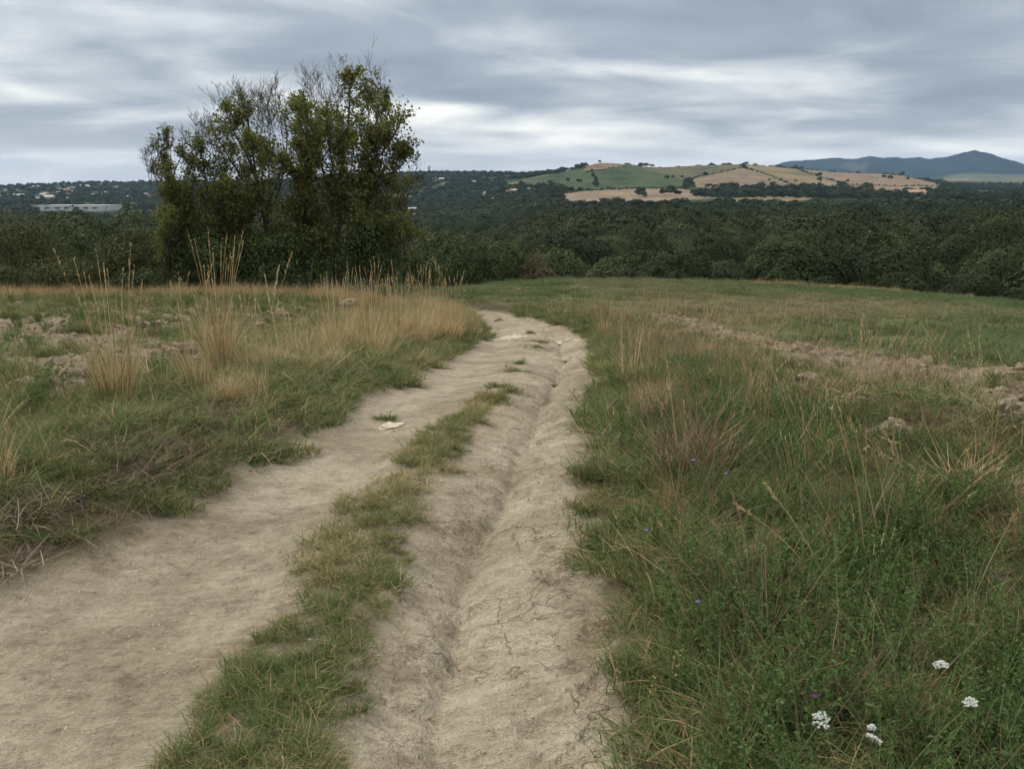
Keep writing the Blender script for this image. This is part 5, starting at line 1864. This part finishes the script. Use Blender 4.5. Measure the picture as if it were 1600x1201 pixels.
def settlements():
    rng = np.random.default_rng(4)
    g = 'houses on the wooded hill left of the thicket'
    for i, (px, py, w, h) in enumerate([(12, 300, 22, 8), (18, 308, 26, 8), (34, 309, 30, 9), (68, 307, 24, 8), (76, 312, 40, 9), (57, 313, 20, 7), (105, 301, 26, 12), (110, 302, 20, 9), (133, 294, 44, 8), (125, 305, 24, 8), (146, 307, 18, 8),
                                        (157, 306, 16, 8), (165, 304, 22, 9), (183, 295, 14, 8), (190, 298, 16, 7), (203, 311, 18, 9), (221, 304, 20, 8), (228, 306, 18, 8), (226, 296, 14, 9), (92, 303, 20, 7), (106, 312, 16, 6), (52, 294, 18, 6), (72, 304, 22, 6), (2, 311, 20, 8)]):
        house(px, py, w * 0.62, h * 0.72, rng, 'small pale house among trees on the far wooded hill at left', g, int(rng.integers(0, 3)), int(rng.integers(0, 2)), True, 1400)
    g = 'houses on the hill right of the thicket'
    ORD = ['first', 'second', 'third', 'fourth', 'fifth', 'sixth', 'seventh', 'eighth', 'ninth', 'tenth', 'eleventh']
    for i, (px, py, w, h) in enumerate(sorted([(762, 306, 26, 8), (802, 302, 20, 9), (806, 303, 18, 9), (829, 301, 18, 9), (795, 303, 14, 8), (692, 283, 34, 8), (706, 283, 24, 7), (740, 287, 16, 8), (775, 317, 20, 8), (680, 281, 22, 7), (725, 276, 14, 7)])):
        house(px, py, w * 0.6, h * 0.7, rng, 'small pale house on the far hill right of the thicket, %s from left' % ORD[i], g, int(rng.integers(0, 3)), int(rng.integers(0, 2)), True, 1000)
    house(645, 337, 10, 9, rng, 'tall white house in the valley just right of the thicket', None, 0, 1, True, 700, nwin=2)
    house(651, 345, 11, 6, rng, 'cream house with clay roof below the tall white one, right of the thicket', None, 1, 0, True, 700, nwin=2)
    house(663, 336, 14, 5, rng, 'low grey-roofed house in the valley right of the thicket', None, 0, 1, True, 700, nwin=2)
    house(122, 329, 112, 8.0, rng, 'long white industrial shed in the valley at far left', None, gable=False, rmin=1000, name='industrial_shed', nwin=7)
    house(205, 322, 34, 5, rng, 'smaller white shed right of the long white shed', None, gable=False, rmin=1000, name='industrial_shed', nwin=5)
    house(12, 331, 30, 6, rng, 'white shed at the left border beside the long shed', None, gable=False, rmin=1000, name='industrial_shed', nwin=4)
    house(60, 329, 16, 4, rng, 'small white shed just left of the long shed', None, gable=False, rmin=1000, name='industrial_shed', nwin=3)
    house(1430, 309, 22, 7, rng, 'pale farmhouse at the gap in the tree belt under the tan hill', None, 1, 0, True, 900)
    house(1463, 308, 14, 6, rng, 'small farm building right of the gap in the tree belt', None, 1, 0, True, 900)


settlements()

# ------------------------------------------------------------------ single things one can pick out near the track
def gz(x, y):
    return float(z_full(np.array([float(x)]), np.array([float(y)]))[0])


def dry_clump(px, py, top, w, rng, label, nb=150, ns=16, group=None, green=0.10):
    x, y, _ = hit(px, py)
    z = gz(x, y)
    H = (py - top) / FPX * y * 1.02
    R = w / FPX * y * 0.5
    t = thing('tall_dry_grass', label, 'grass tuft', (x, y, z), group, rng.uniform(0, 6.28))
    bw = max(0.0040, 0.00075 * y)
    nb = int(nb * (1.5 if y > 8 else 1.1))
    q = proto_grass(rng, nb, H * 0.62, R * 0.62, bw, 0.14, 0.3, 1 - green)
    part('blades', q.mesh('dry_blades', [M_GRASS, M_DRYO]), t)
    part('stalks', proto_stalks(rng, ns, H, R * 0.6, bw * 1.15, True, 0.10).mesh('dry_stalks', [M_DRYO]), t)
    return t


M_DRYO = mat_leaf('golden_dry_grass', [(0.0, (0.27, 0.185, 0.085)), (0.45, (0.48, 0.35, 0.17)), (0.75, (0.62, 0.49, 0.27)), (1.0, (0.72, 0.60, 0.37))], 0.2, 0.2, use_tint=False)
M_BROWNO = mat_leaf('reddish_dead_stems', [(0.0, (0.12, 0.07, 0.045)), (0.5, (0.235, 0.14, 0.09)), (1.0, (0.40, 0.28, 0.19))], 0.05, 0.1, use_tint=False)


def clumps():
    rng = np.random.default_rng(301)
    for px, py, top, w, nb, ns, lab in [
        (188, 662, 432, 95, 260, 26, 'big golden tuft of tall dry grass by the large soil mound on the left'),
        (345, 606, 400, 70, 240, 26, 'tallest golden grass tuft, standing before the left thicket'),
        (310, 642, 470, 60, 120, 8, 'thin leaning dry grass tuft in front of the tallest tuft'),
        (425, 598, 520, 85, 170, 6, 'low bushy tan tuft right of the tallest golden tuft'),
        (482, 582, 505, 95, 190, 8, 'low wide tan tuft midway along the left verge'),
        (530, 568, 446, 70, 170, 16, 'tall dry tuft right of the low wide tan tuft'),
        (577, 560, 440, 55, 190, 18, 'dense upright straw-coloured tuft on the left verge before the bend'),
        (622, 552, 452, 60, 160, 10, 'dry tuft right of the dense upright straw tuft'),
        (660, 545, 458, 70, 170, 8, 'feathery tan tuft on the left verge near the bend'),
        (702, 537, 474, 60, 150, 5, 'tan tuft second from the bend on the left verge'),
        (740, 527, 488, 40, 110, 3, 'last small tan tuft on the left verge at the bend'),
        (6, 800, 650, 70, 150, 4, 'brownish dry tuft at the left border beside the track'),
        (985, 612, 500, 70, 130, 12, 'tan dry tuft on the right verge nearest the track'),
        (1018, 585, 520, 60, 120, 6, 'tan tuft just behind the tuft nearest the track on the right'),
        (945, 528, 470, 30, 70, 8, 'thin dry stalks on the right verge at the bend'),
        (870, 497, 470, 50, 110, 3, 'low tan tuft beyond the bend on the right'),
        (1180, 582, 534, 70, 130, 4, 'tan tuft at the inner edge of the ploughed strip'),
        (1100, 560, 505, 40, 80, 5, 'thin pale tuft left of the tan tuft by the ploughed strip'),
    ]:
        dry_clump(px, py, top, w, rng, lab, nb, ns)
    # lying straw heap at the right
    for px, py, w, n, mt, nm, lab, hh in [
        (1520, 800, 150, 240, M_DRYO, 'straw_heap', 'tangle of pale broken straw near the right border', 0.34),
        (1080, 765, 150, 300, M_BROWNO, 'dead_weed', 'large reddish-brown dead weed in the right verge', 0.42),
        (1045, 690, 100, 160, M_BROWNO, 'dead_weed', 'smaller brown dead weed behind the large reddish one', 0.36),
        (1250, 650, 60, 60, M_BROWNO, 'dead_weed', 'brown dead weed by the turned soil ridge on the right', 0.36),
        (1410, 640, 130, 170, M_BROWNO, 'dead_weed', 'rusty dead weeds in front of the ploughed strip', 0.34),
        (1280, 720, 100, 80, M_DRYO, 'straw_heap', 'small straw tangle in the middle of the right verge', 0.26),
        (60, 830, 130, 150, M_TWIGO, 'twig_heap', 'heap of dead grey-brown twigs at the lower left border', 0.22),
        (215, 760, 130, 130, M_TWIGO, 'twig_heap', 'heap of thin dead twigs on the left verge above the bare corner', 0.18),
        (25, 895, 90, 60, M_TWIGO, 'twig_heap', 'few pale bare twigs at the left border below the twig heap', 0.14),
    ]:
        x, y, _ = hit(px, py)
        t = thing(nm, lab, 'dead plant', (x, y, gz(x, y)), None, 0)
        R = w / FPX * y * 0.5
        a = rng.uniform(0, 2 * np.pi, n)
        b = np.stack([rng.normal(0, R * 0.4, n), rng.normal(0, R * 0.5, n), rng.uniform(-0.01, 0.06, n)], -1)
        up = rng.uniform(0.05, 1.0, n) if 'weed' not in nm else rng.uniform(0.5, 2.2, n)
        d = unit(np.stack([np.cos(a), np.sin(a), up], -1))
        bend = rnd_dirs(n, rng) * 0.22
        v, f = strips(b, d, bend, hh * rng.uniform(0.4, 1.15, n), rng.uniform(0.0026, 0.0055, n), 4, rng=rng, tip=0.3)
        tag(part('stems', MB().add(v, f).mesh('dead_stems', [mt]), t), kind='stuff')
        m = n // 2
        k = rng.integers(0, n, m)
        b2 = b[k] + d[k] * (hh * rng.uniform(0.2, 0.6, m))[:, None]
        v, f = strips(b2, unit(d[k] + rnd_dirs(m, rng) * 0.9), rnd_dirs(m, rng) * 0.25, hh * rng.uniform(0.15, 0.5, m), 0.0028, 3, rng=rng)
        tag(part('twigs', MB().add(v, f).mesh('dead_twigs', [mt]), t), kind='stuff')
    # single leaning straw stalks on the right
    for poly, lab in [([(1350, 915), (1338, 760), (1300, 640)], 'tall straw stalk leaning left in the right verge, leftmost of a trio'),
                      ([(1380, 900), (1352, 740), (1328, 655)], 'middle stalk of the trio of tall straw stalks on the right'),
                      ([(1392, 880), (1372, 730), (1352, 700)], 'right stalk of the trio of tall straw stalks'),
                      ([(1302, 950), (1240, 860), (1150, 788)], 'pale arching stalk falling left across the right verge'),
                      ([(1306, 945), (1262, 850), (1195, 755)], 'second pale stalk arching left above the first'),
                      ([(1500, 990), (1545, 880), (1590, 800)], 'pale stalk leaning right before the earth lump at the right border'),
                      ([(1425, 800), (1400, 700), (1392, 640)], 'thin upright stalk before the ploughed strip'),
                      ([(1552, 790), (1550, 700), (1552, 632)], 'thin upright stalk near the right border before the ploughed strip'),
                      ([(208, 640), (214, 540), (222, 440)], 'single tall straw stalk rising from the big golden tuft'),
                      ([(330, 640), (290, 590), (255, 540)], 'straw stalk leaning left beside the thin leaning tuft'),
                      ([(330, 640), (350, 580), (368, 505)], 'straw stalk leaning right beside the thin leaning tuft')]:
        x, y, _ = hit(*poly[0])
        z = gz(x, y)
        t = thing('straw_stalk', lab, 'stalk', (x, y, z), None)
        P = np.array([at(qx, qy, y - 0.12 * i) for i, (qx, qy) in enumerate(poly)]) - np.array([x, y, z])
        P[0] = (0, 0, -0.02)
        s = np.linspace(0, 2, 9)
        Q = np.stack([np.polyval(np.polyfit([0, 1, 2], P[:, c], 2), s) for c in range(3)], -1)
        part('stem', MB().add(*tube(Q, np.linspace(0.0028, 0.0014, 9), 4)).mesh('stalk', [M_DRYO]), t)
        k = 26
        tt = rng.uniform(1.72, 2.02, k)
        c = np.stack([np.interp(tt, s, Q[:, q]) for q in range(3)], -1)
        dd = unit((Q[-1] - Q[-2])[None] / np.linalg.norm(Q[-1] - Q[-2]) + rnd_dirs(k, rng) * 0.5)
        part('seed_head', MB().add(*leaves(c + dd * 0.008, dd, rnd_dirs(k, rng), 0.03, 0.005)).mesh('seed_head', [M_DRYO]), t)


M_TWIGO = mat_leaf('bare_grey_twigs', [(0.0, (0.09, 0.062, 0.044)), (0.5, (0.175, 0.125, 0.09)), (1.0, (0.36, 0.29, 0.22))], 0.0, 0.1, use_tint=False)
clumps()


def clod_thing(px, py, w, h, rng, label, name='soil_clod', mat=None, sub=5, lump=True):
    x, y, _ = hit(px, py)
    z = gz(x, y)
    R = w / FPX * y * 0.5
    H = h / FPX * y
    v, f = proto_clod(rng, sub, 1.0)
    v = v / np.abs(v).max(0)
    if lump:
        n = fbm(v[:, 0] * 2.5 + px, v[:, 1] * 2.5 + v[:, 2] * 2, 4, 17)
        c = lumps(v[:, 0] + px * 0.1, v[:, 1] + v[:, 2] * 1.3, 0.45, 23)
        n2 = fbm(v[:, 0] * 9 + px, v[:, 1] * 9 + v[:, 2] * 7, 3, 18)
        c2 = lumps(v[:, 0] * 1.0 + px * 0.3, v[:, 1] + v[:, 2] * 1.1, 0.17, 29)
        v = v * (1 + 0.22 * n + 0.24 * c + 0.07 * n2 + 0.13 * c2)[:, None]
    v = v * np.array([R, R * 0.8, H * 0.75])
    o = bpy.data.objects.new(name, make_mesh(name, v, f, [mat or M_CLOD], smooth=False))
    link(o)
    o.location = (x, y, z + H * 0.18)
    tag(o, label, 'stone' if 'stone' in name else 'soil clod')
    return o


def clods():
    rng = np.random.default_rng(411)
    for px, py, w, h, lab in [
        (118, 648, 130, 52, 'large soil mound on the left, beside the big golden tuft'),
        (52, 655, 70, 34, 'soil clod left of the large mound'),
        (305, 585, 90, 34, 'broad soil clod behind the thin leaning tuft'),
        (438, 522, 55, 26, 'soil clod in the ploughed field behind the low tan tufts'),
        (548, 502, 50, 26, 'soil lump behind the tall dry tuft on the left'),
        (250, 545, 55, 22, 'low clod in the left field, left of the tallest golden tuft'),
        (395, 540, 50, 20, 'low clod between the tallest tuft and the low bushy tuft'),
        (60, 560, 60, 20, 'flat clod in the left field near the border'),
        (1408, 712, 80, 46, 'brown earth lump on the ridge at the right'),
        (1155, 602, 46, 26, 'earth lump where the verge meets the ploughed strip'),
        (1322, 662, 56, 30, 'pale earth lump in the middle of the right verge ridge'),
        (1546, 925, 52, 52, 'tall crumbling earth lump near the right border'),
        (1578, 712, 70, 50, 'dark earth lump at the right border by the ploughed strip'),
        (1268, 618, 46, 24, 'rounded earth lump at the edge of the ploughed strip'),
        (1480, 668, 60, 26, 'flat clod of the ploughed strip near the right border'),
        (1375, 628, 50, 20, 'clod in the middle of the ploughed strip'),
    ]:
        g = 1.3 if px > 800 else 1.0
        clod_thing(px, py, w * g, h * (0.85 if px > 800 else 1.0), rng, lab)
    o = clod_thing(608, 653, 52, 9, rng, 'flat pale stone lying on the left wheel track', 'flat_stone', M_STONE, 3, False)
    clod_thing(690, 745, 9, 5, rng, 'small pale stone beside the grass strip', 'small_stone', M_STONE, 2, False)
    clod_thing(806, 738, 14, 5, rng, 'small dark clod in the bottom of the rut', 'small_clod', M_CLOD, 2, False)
    # white chalky patch of crushed stone at the bend: low slabs
    for px, py, w, lab in ((800, 523, 60, 'broad pale stony patch across the track at the bend'), (885, 526, 40, 'narrow pale stony patch on the right of the track at the bend')):
        x, y, _ = hit(px, py)
        mb = MB()
        for q in range(70):
            v, f = proto_clod(rng, 1, 0.35)
            R = w / FPX * y * 0.5
            v = v * R * rng.uniform(0.08, 0.28)
            dx, dy = rng.normal(0, R * 0.5), rng.normal(0, R * 0.6)
            mb.add(v + np.array([dx, dy, gz(x + dx, y + dy) - gz(x, y) - 0.012]), f)
        o = link(bpy.data.objects.new('stony_patch', mb.mesh('stony_patch', [M_STONE])))
        o.location = (x, y, gz(x, y))
        tag(o, lab, 'stones', None, 'stuff')


clods()


# ------------------------------------------------------------------ flowers
def head_at(px, py, h):
    dx, dy, dz = pix_dir(px, py)
    for s in np.linspace(0.8, 9, 900):
        if CAMH + dz * s <= gz_fast(dx * s, dy * s) + h:
            return dx * s, dy * s, CAMH + dz * s
    return dx, dy, CAMH + dz


def gz_fast(x, y):
    return float(z_base(np.array([float(x)]), np.array([float(y)]))[0]) + 0.05


def wild_carrot(px, py, h, rad, rng, label, closed=False):
    hx, hy, hz_ = head_at(px, py, h)
    lean = np.array([rng.uniform(-0.12, 0.12), rng.uniform(-0.02, 0.12)])
    bx, by = hx + lean[0], hy + lean[1]
    bz = gz(bx, by)
    t = thing('wild_carrot', label, 'flower', (bx, by, bz))
    top = np.array([hx - bx, hy - by, hz_ - bz])
    s = np.linspace(0, 1, 8)
    Q = np.outer(s ** 1.5, top * [1, 1, 0]) + np.outer(s, top * [0, 0, 1])
    st = part('stem', MB().add(*tube(Q, np.linspace(0.0026, 0.0016, 8), 5)).mesh('stem', [M_UGREEN], True), t)
    mb, ray = MB(), MB()
    n = 26
    k = np.arange(n)
    a = k * 2.39996
    rr = np.sqrt((k + 0.5) / n) * rad
    if not closed:
        c = np.stack([rr * np.cos(a), rr * np.sin(a), 0.010 - (rr / rad) ** 2 * 0.006], -1) + top
    else:
        c = np.stack([rr * np.cos(a) * 0.75, rr * np.sin(a) * 0.75, 0.022 + np.abs(rr) * 0.2], -1) + top
    tl = rng.normal(0, 0.35, 2)
    c[:, 2] += (c[:, 0] - top[0]) * tl[0] + (c[:, 1] - top[1]) * (tl[1] - 0.1)
    c += rng.normal(0, rad * 0.07, c.shape)
    for i in range(n):
        b = top - np.array([0, 0, 0.016])
        if closed:
            midp = b + (c[i] - b) * 0.5 + unit((c[i] - b) * [1, 1, 0]) * rad * 0.35
            ray.add(*tube(np.array([b, midp, c[i]]), 0.0011, 3))
        else:
            ray.add(*tube(np.array([b, c[i]]), 0.0006, 3))
        m = 16
        ph = rng.uniform(0, 6.28, m)
        pr = np.sqrt(rng.uniform(0, 1, m)) * rad * 0.19
        p = c[i] + np.stack([pr * np.cos(ph), pr * np.sin(ph), rng.uniform(-0.001, 0.003, m)], -1)
        mb.add(*leaves(p, rnd_dirs(m, rng) * [1, 1, 0.3], unit(rnd_dirs(m, rng, 0.3) + np.array([0, 0, 1.0])), 0.0036, 0.0030))
    fh = part('flower_head', mb.mesh('flower_head', [M_UGREEN if closed else M_UMBEL]), t)
    part('rays', ray.mesh('rays', [M_UGREEN]), fh)
    lf = MB()
    for q in range(5):
        ss = rng.uniform(0.1, 0.6)
        b = np.array([np.interp(ss, s, Q[:, c_]) for c_ in range(3)])
        ax = unit(np.array([rng.normal(), rng.normal(), 0.5]))
        m = 22
        tt = rng.uniform(0.2, 1, m)
        p = b + np.outer(tt, ax) * 0.11
        dd = unit(ax + rnd_dirs(m, rng) * 0.9)
        lf.add(*strips(p, dd, rnd_dirs(m, rng) * 0.2, 0.03, 0.0025, 2, rng=rng))
        lf.add(*strips(b[None], ax[None], np.array([[0, 0, -0.2]]), 0.12, 0.002, 3, rng=rng))
    part('leaves', lf.mesh('leaves', [M_WEED]), st)
    return t


def blossom(px, py, h, rng, label, mat, rad=0.008):
    hx, hy, hz_ = head_at(px, py, h)
    bz = gz(hx, hy)
    t = thing('small_flower', label, 'flower', (hx, hy, bz))
    part('stem', MB().add(*tube(np.array([[0.02, 0.02, 0], [0.005, 0.01, (hz_ - bz) * 0.6], [0, 0, hz_ - bz]]), 0.0011, 3)).mesh('stem', [M_UGREEN]), t)
    m = 10
    a = np.arange(m) / m * 6.283
    d = np.stack([np.cos(a), np.sin(a), np.full(m, 0.35)], -1)
    part('petals', MB().add(*leaves(np.array([0, 0, hz_ - bz]) + d * rad * 0.6, d, np.tile([[0.0, -0.5, 1]], (m, 1)), rad * 1.2, rad * 0.6)).mesh('petals', [mat]), t)


def flowers():
    rng = np.random.default_rng(512)
    wild_carrot(1283, 1128, 0.40, 0.0179, rng, 'white wild carrot flower, leftmost of the open ones at lower right')
    wild_carrot(1365, 1158, 0.36, 0.0161, rng, 'lowest white wild carrot flower at the bottom edge')
    wild_carrot(1362, 1140, 0.37, 0.0085, rng, 'tiny white wild carrot flower just above the lowest one')
    wild_carrot(1470, 1042, 0.44, 0.0170, rng, 'white wild carrot flower seen edge-on, highest of the open ones')
    wild_carrot(1516, 1101, 0.42, 0.0153, rng, 'rightmost white wild carrot flower at lower right')
    wild_carrot(1516, 990, 0.44, 0.0119, rng, 'closed green wild carrot head above the white flowers', True)
    wild_carrot(1218, 1110, 0.38, 0.0110, rng, 'closed yellowish wild carrot head left of the white flowers', True)
    wild_carrot(1357, 1116, 0.36, 0.0093, rng, 'closed wild carrot head above the lowest white flower', True)
    blossom(937, 683, 0.10, rng, 'violet-blue flower at the right edge of the track, left of a pair', M_BLUE)
    blossom(962, 684, 0.12, rng, 'violet-blue flower at the right edge of the track, right of a pair', M_BLUE)
    blossom(1083, 719, 0.34, rng, 'violet flower on top of the large dead weed', M_BLUE, 0.010)
    blossom(1134, 740, 0.30, rng, 'small violet flower right of the large dead weed', M_BLUE)
    blossom(1272, 1088, 0.30, rng, 'dark purple flower above the leftmost wild carrot', M_PURPLE, 0.009)
    blossom(1010, 828, 0.14, rng, 'small violet flower low in the right verge near the track', M_BLUE, 0.009)
    blossom(1090, 940, 0.20, rng, 'tiny violet flower among the green weeds at right', M_BLUE, 0.008)
    # leaf rosettes: pale yellow toadflax spike by the track edge
    for px, py, h, lab in ((1060, 1015, 0.20, 'yellow-brown flower spike in the green weeds beside the track'), (1022, 1065, 0.10, 'low yellowish plant at the track edge')):
        hx, hy, hz_ = head_at(px, py, h)
        bz = gz(hx, hy)
        t = thing('yellow_spike', lab, 'flower', (hx, hy, bz))
        H = hz_ - bz + 0.04
        part('stem', MB().add(*tube(np.array([[0, 0, 0], [0.01, 0, H * 0.5], [0, 0, H]]), 0.0014, 3)).mesh('stem', [M_UGREEN]), t)
        m = 18
        p = np.stack([rng.normal(0, 0.008, m), rng.normal(0, 0.008, m), rng.uniform(0.55, 1.0, m) * H], -1)
        part('flowers', MB().add(*leaves(p, rnd_dirs(m, rng), rnd_dirs(m, rng), 0.010, 0.006)).mesh('flowers', [M_SPIKE]), t)


M_SPIKE = mat_plain('yellow_flowers', (0.34, 0.24, 0.08), (0.50, 0.40, 0.17), 90.0)
flowers()
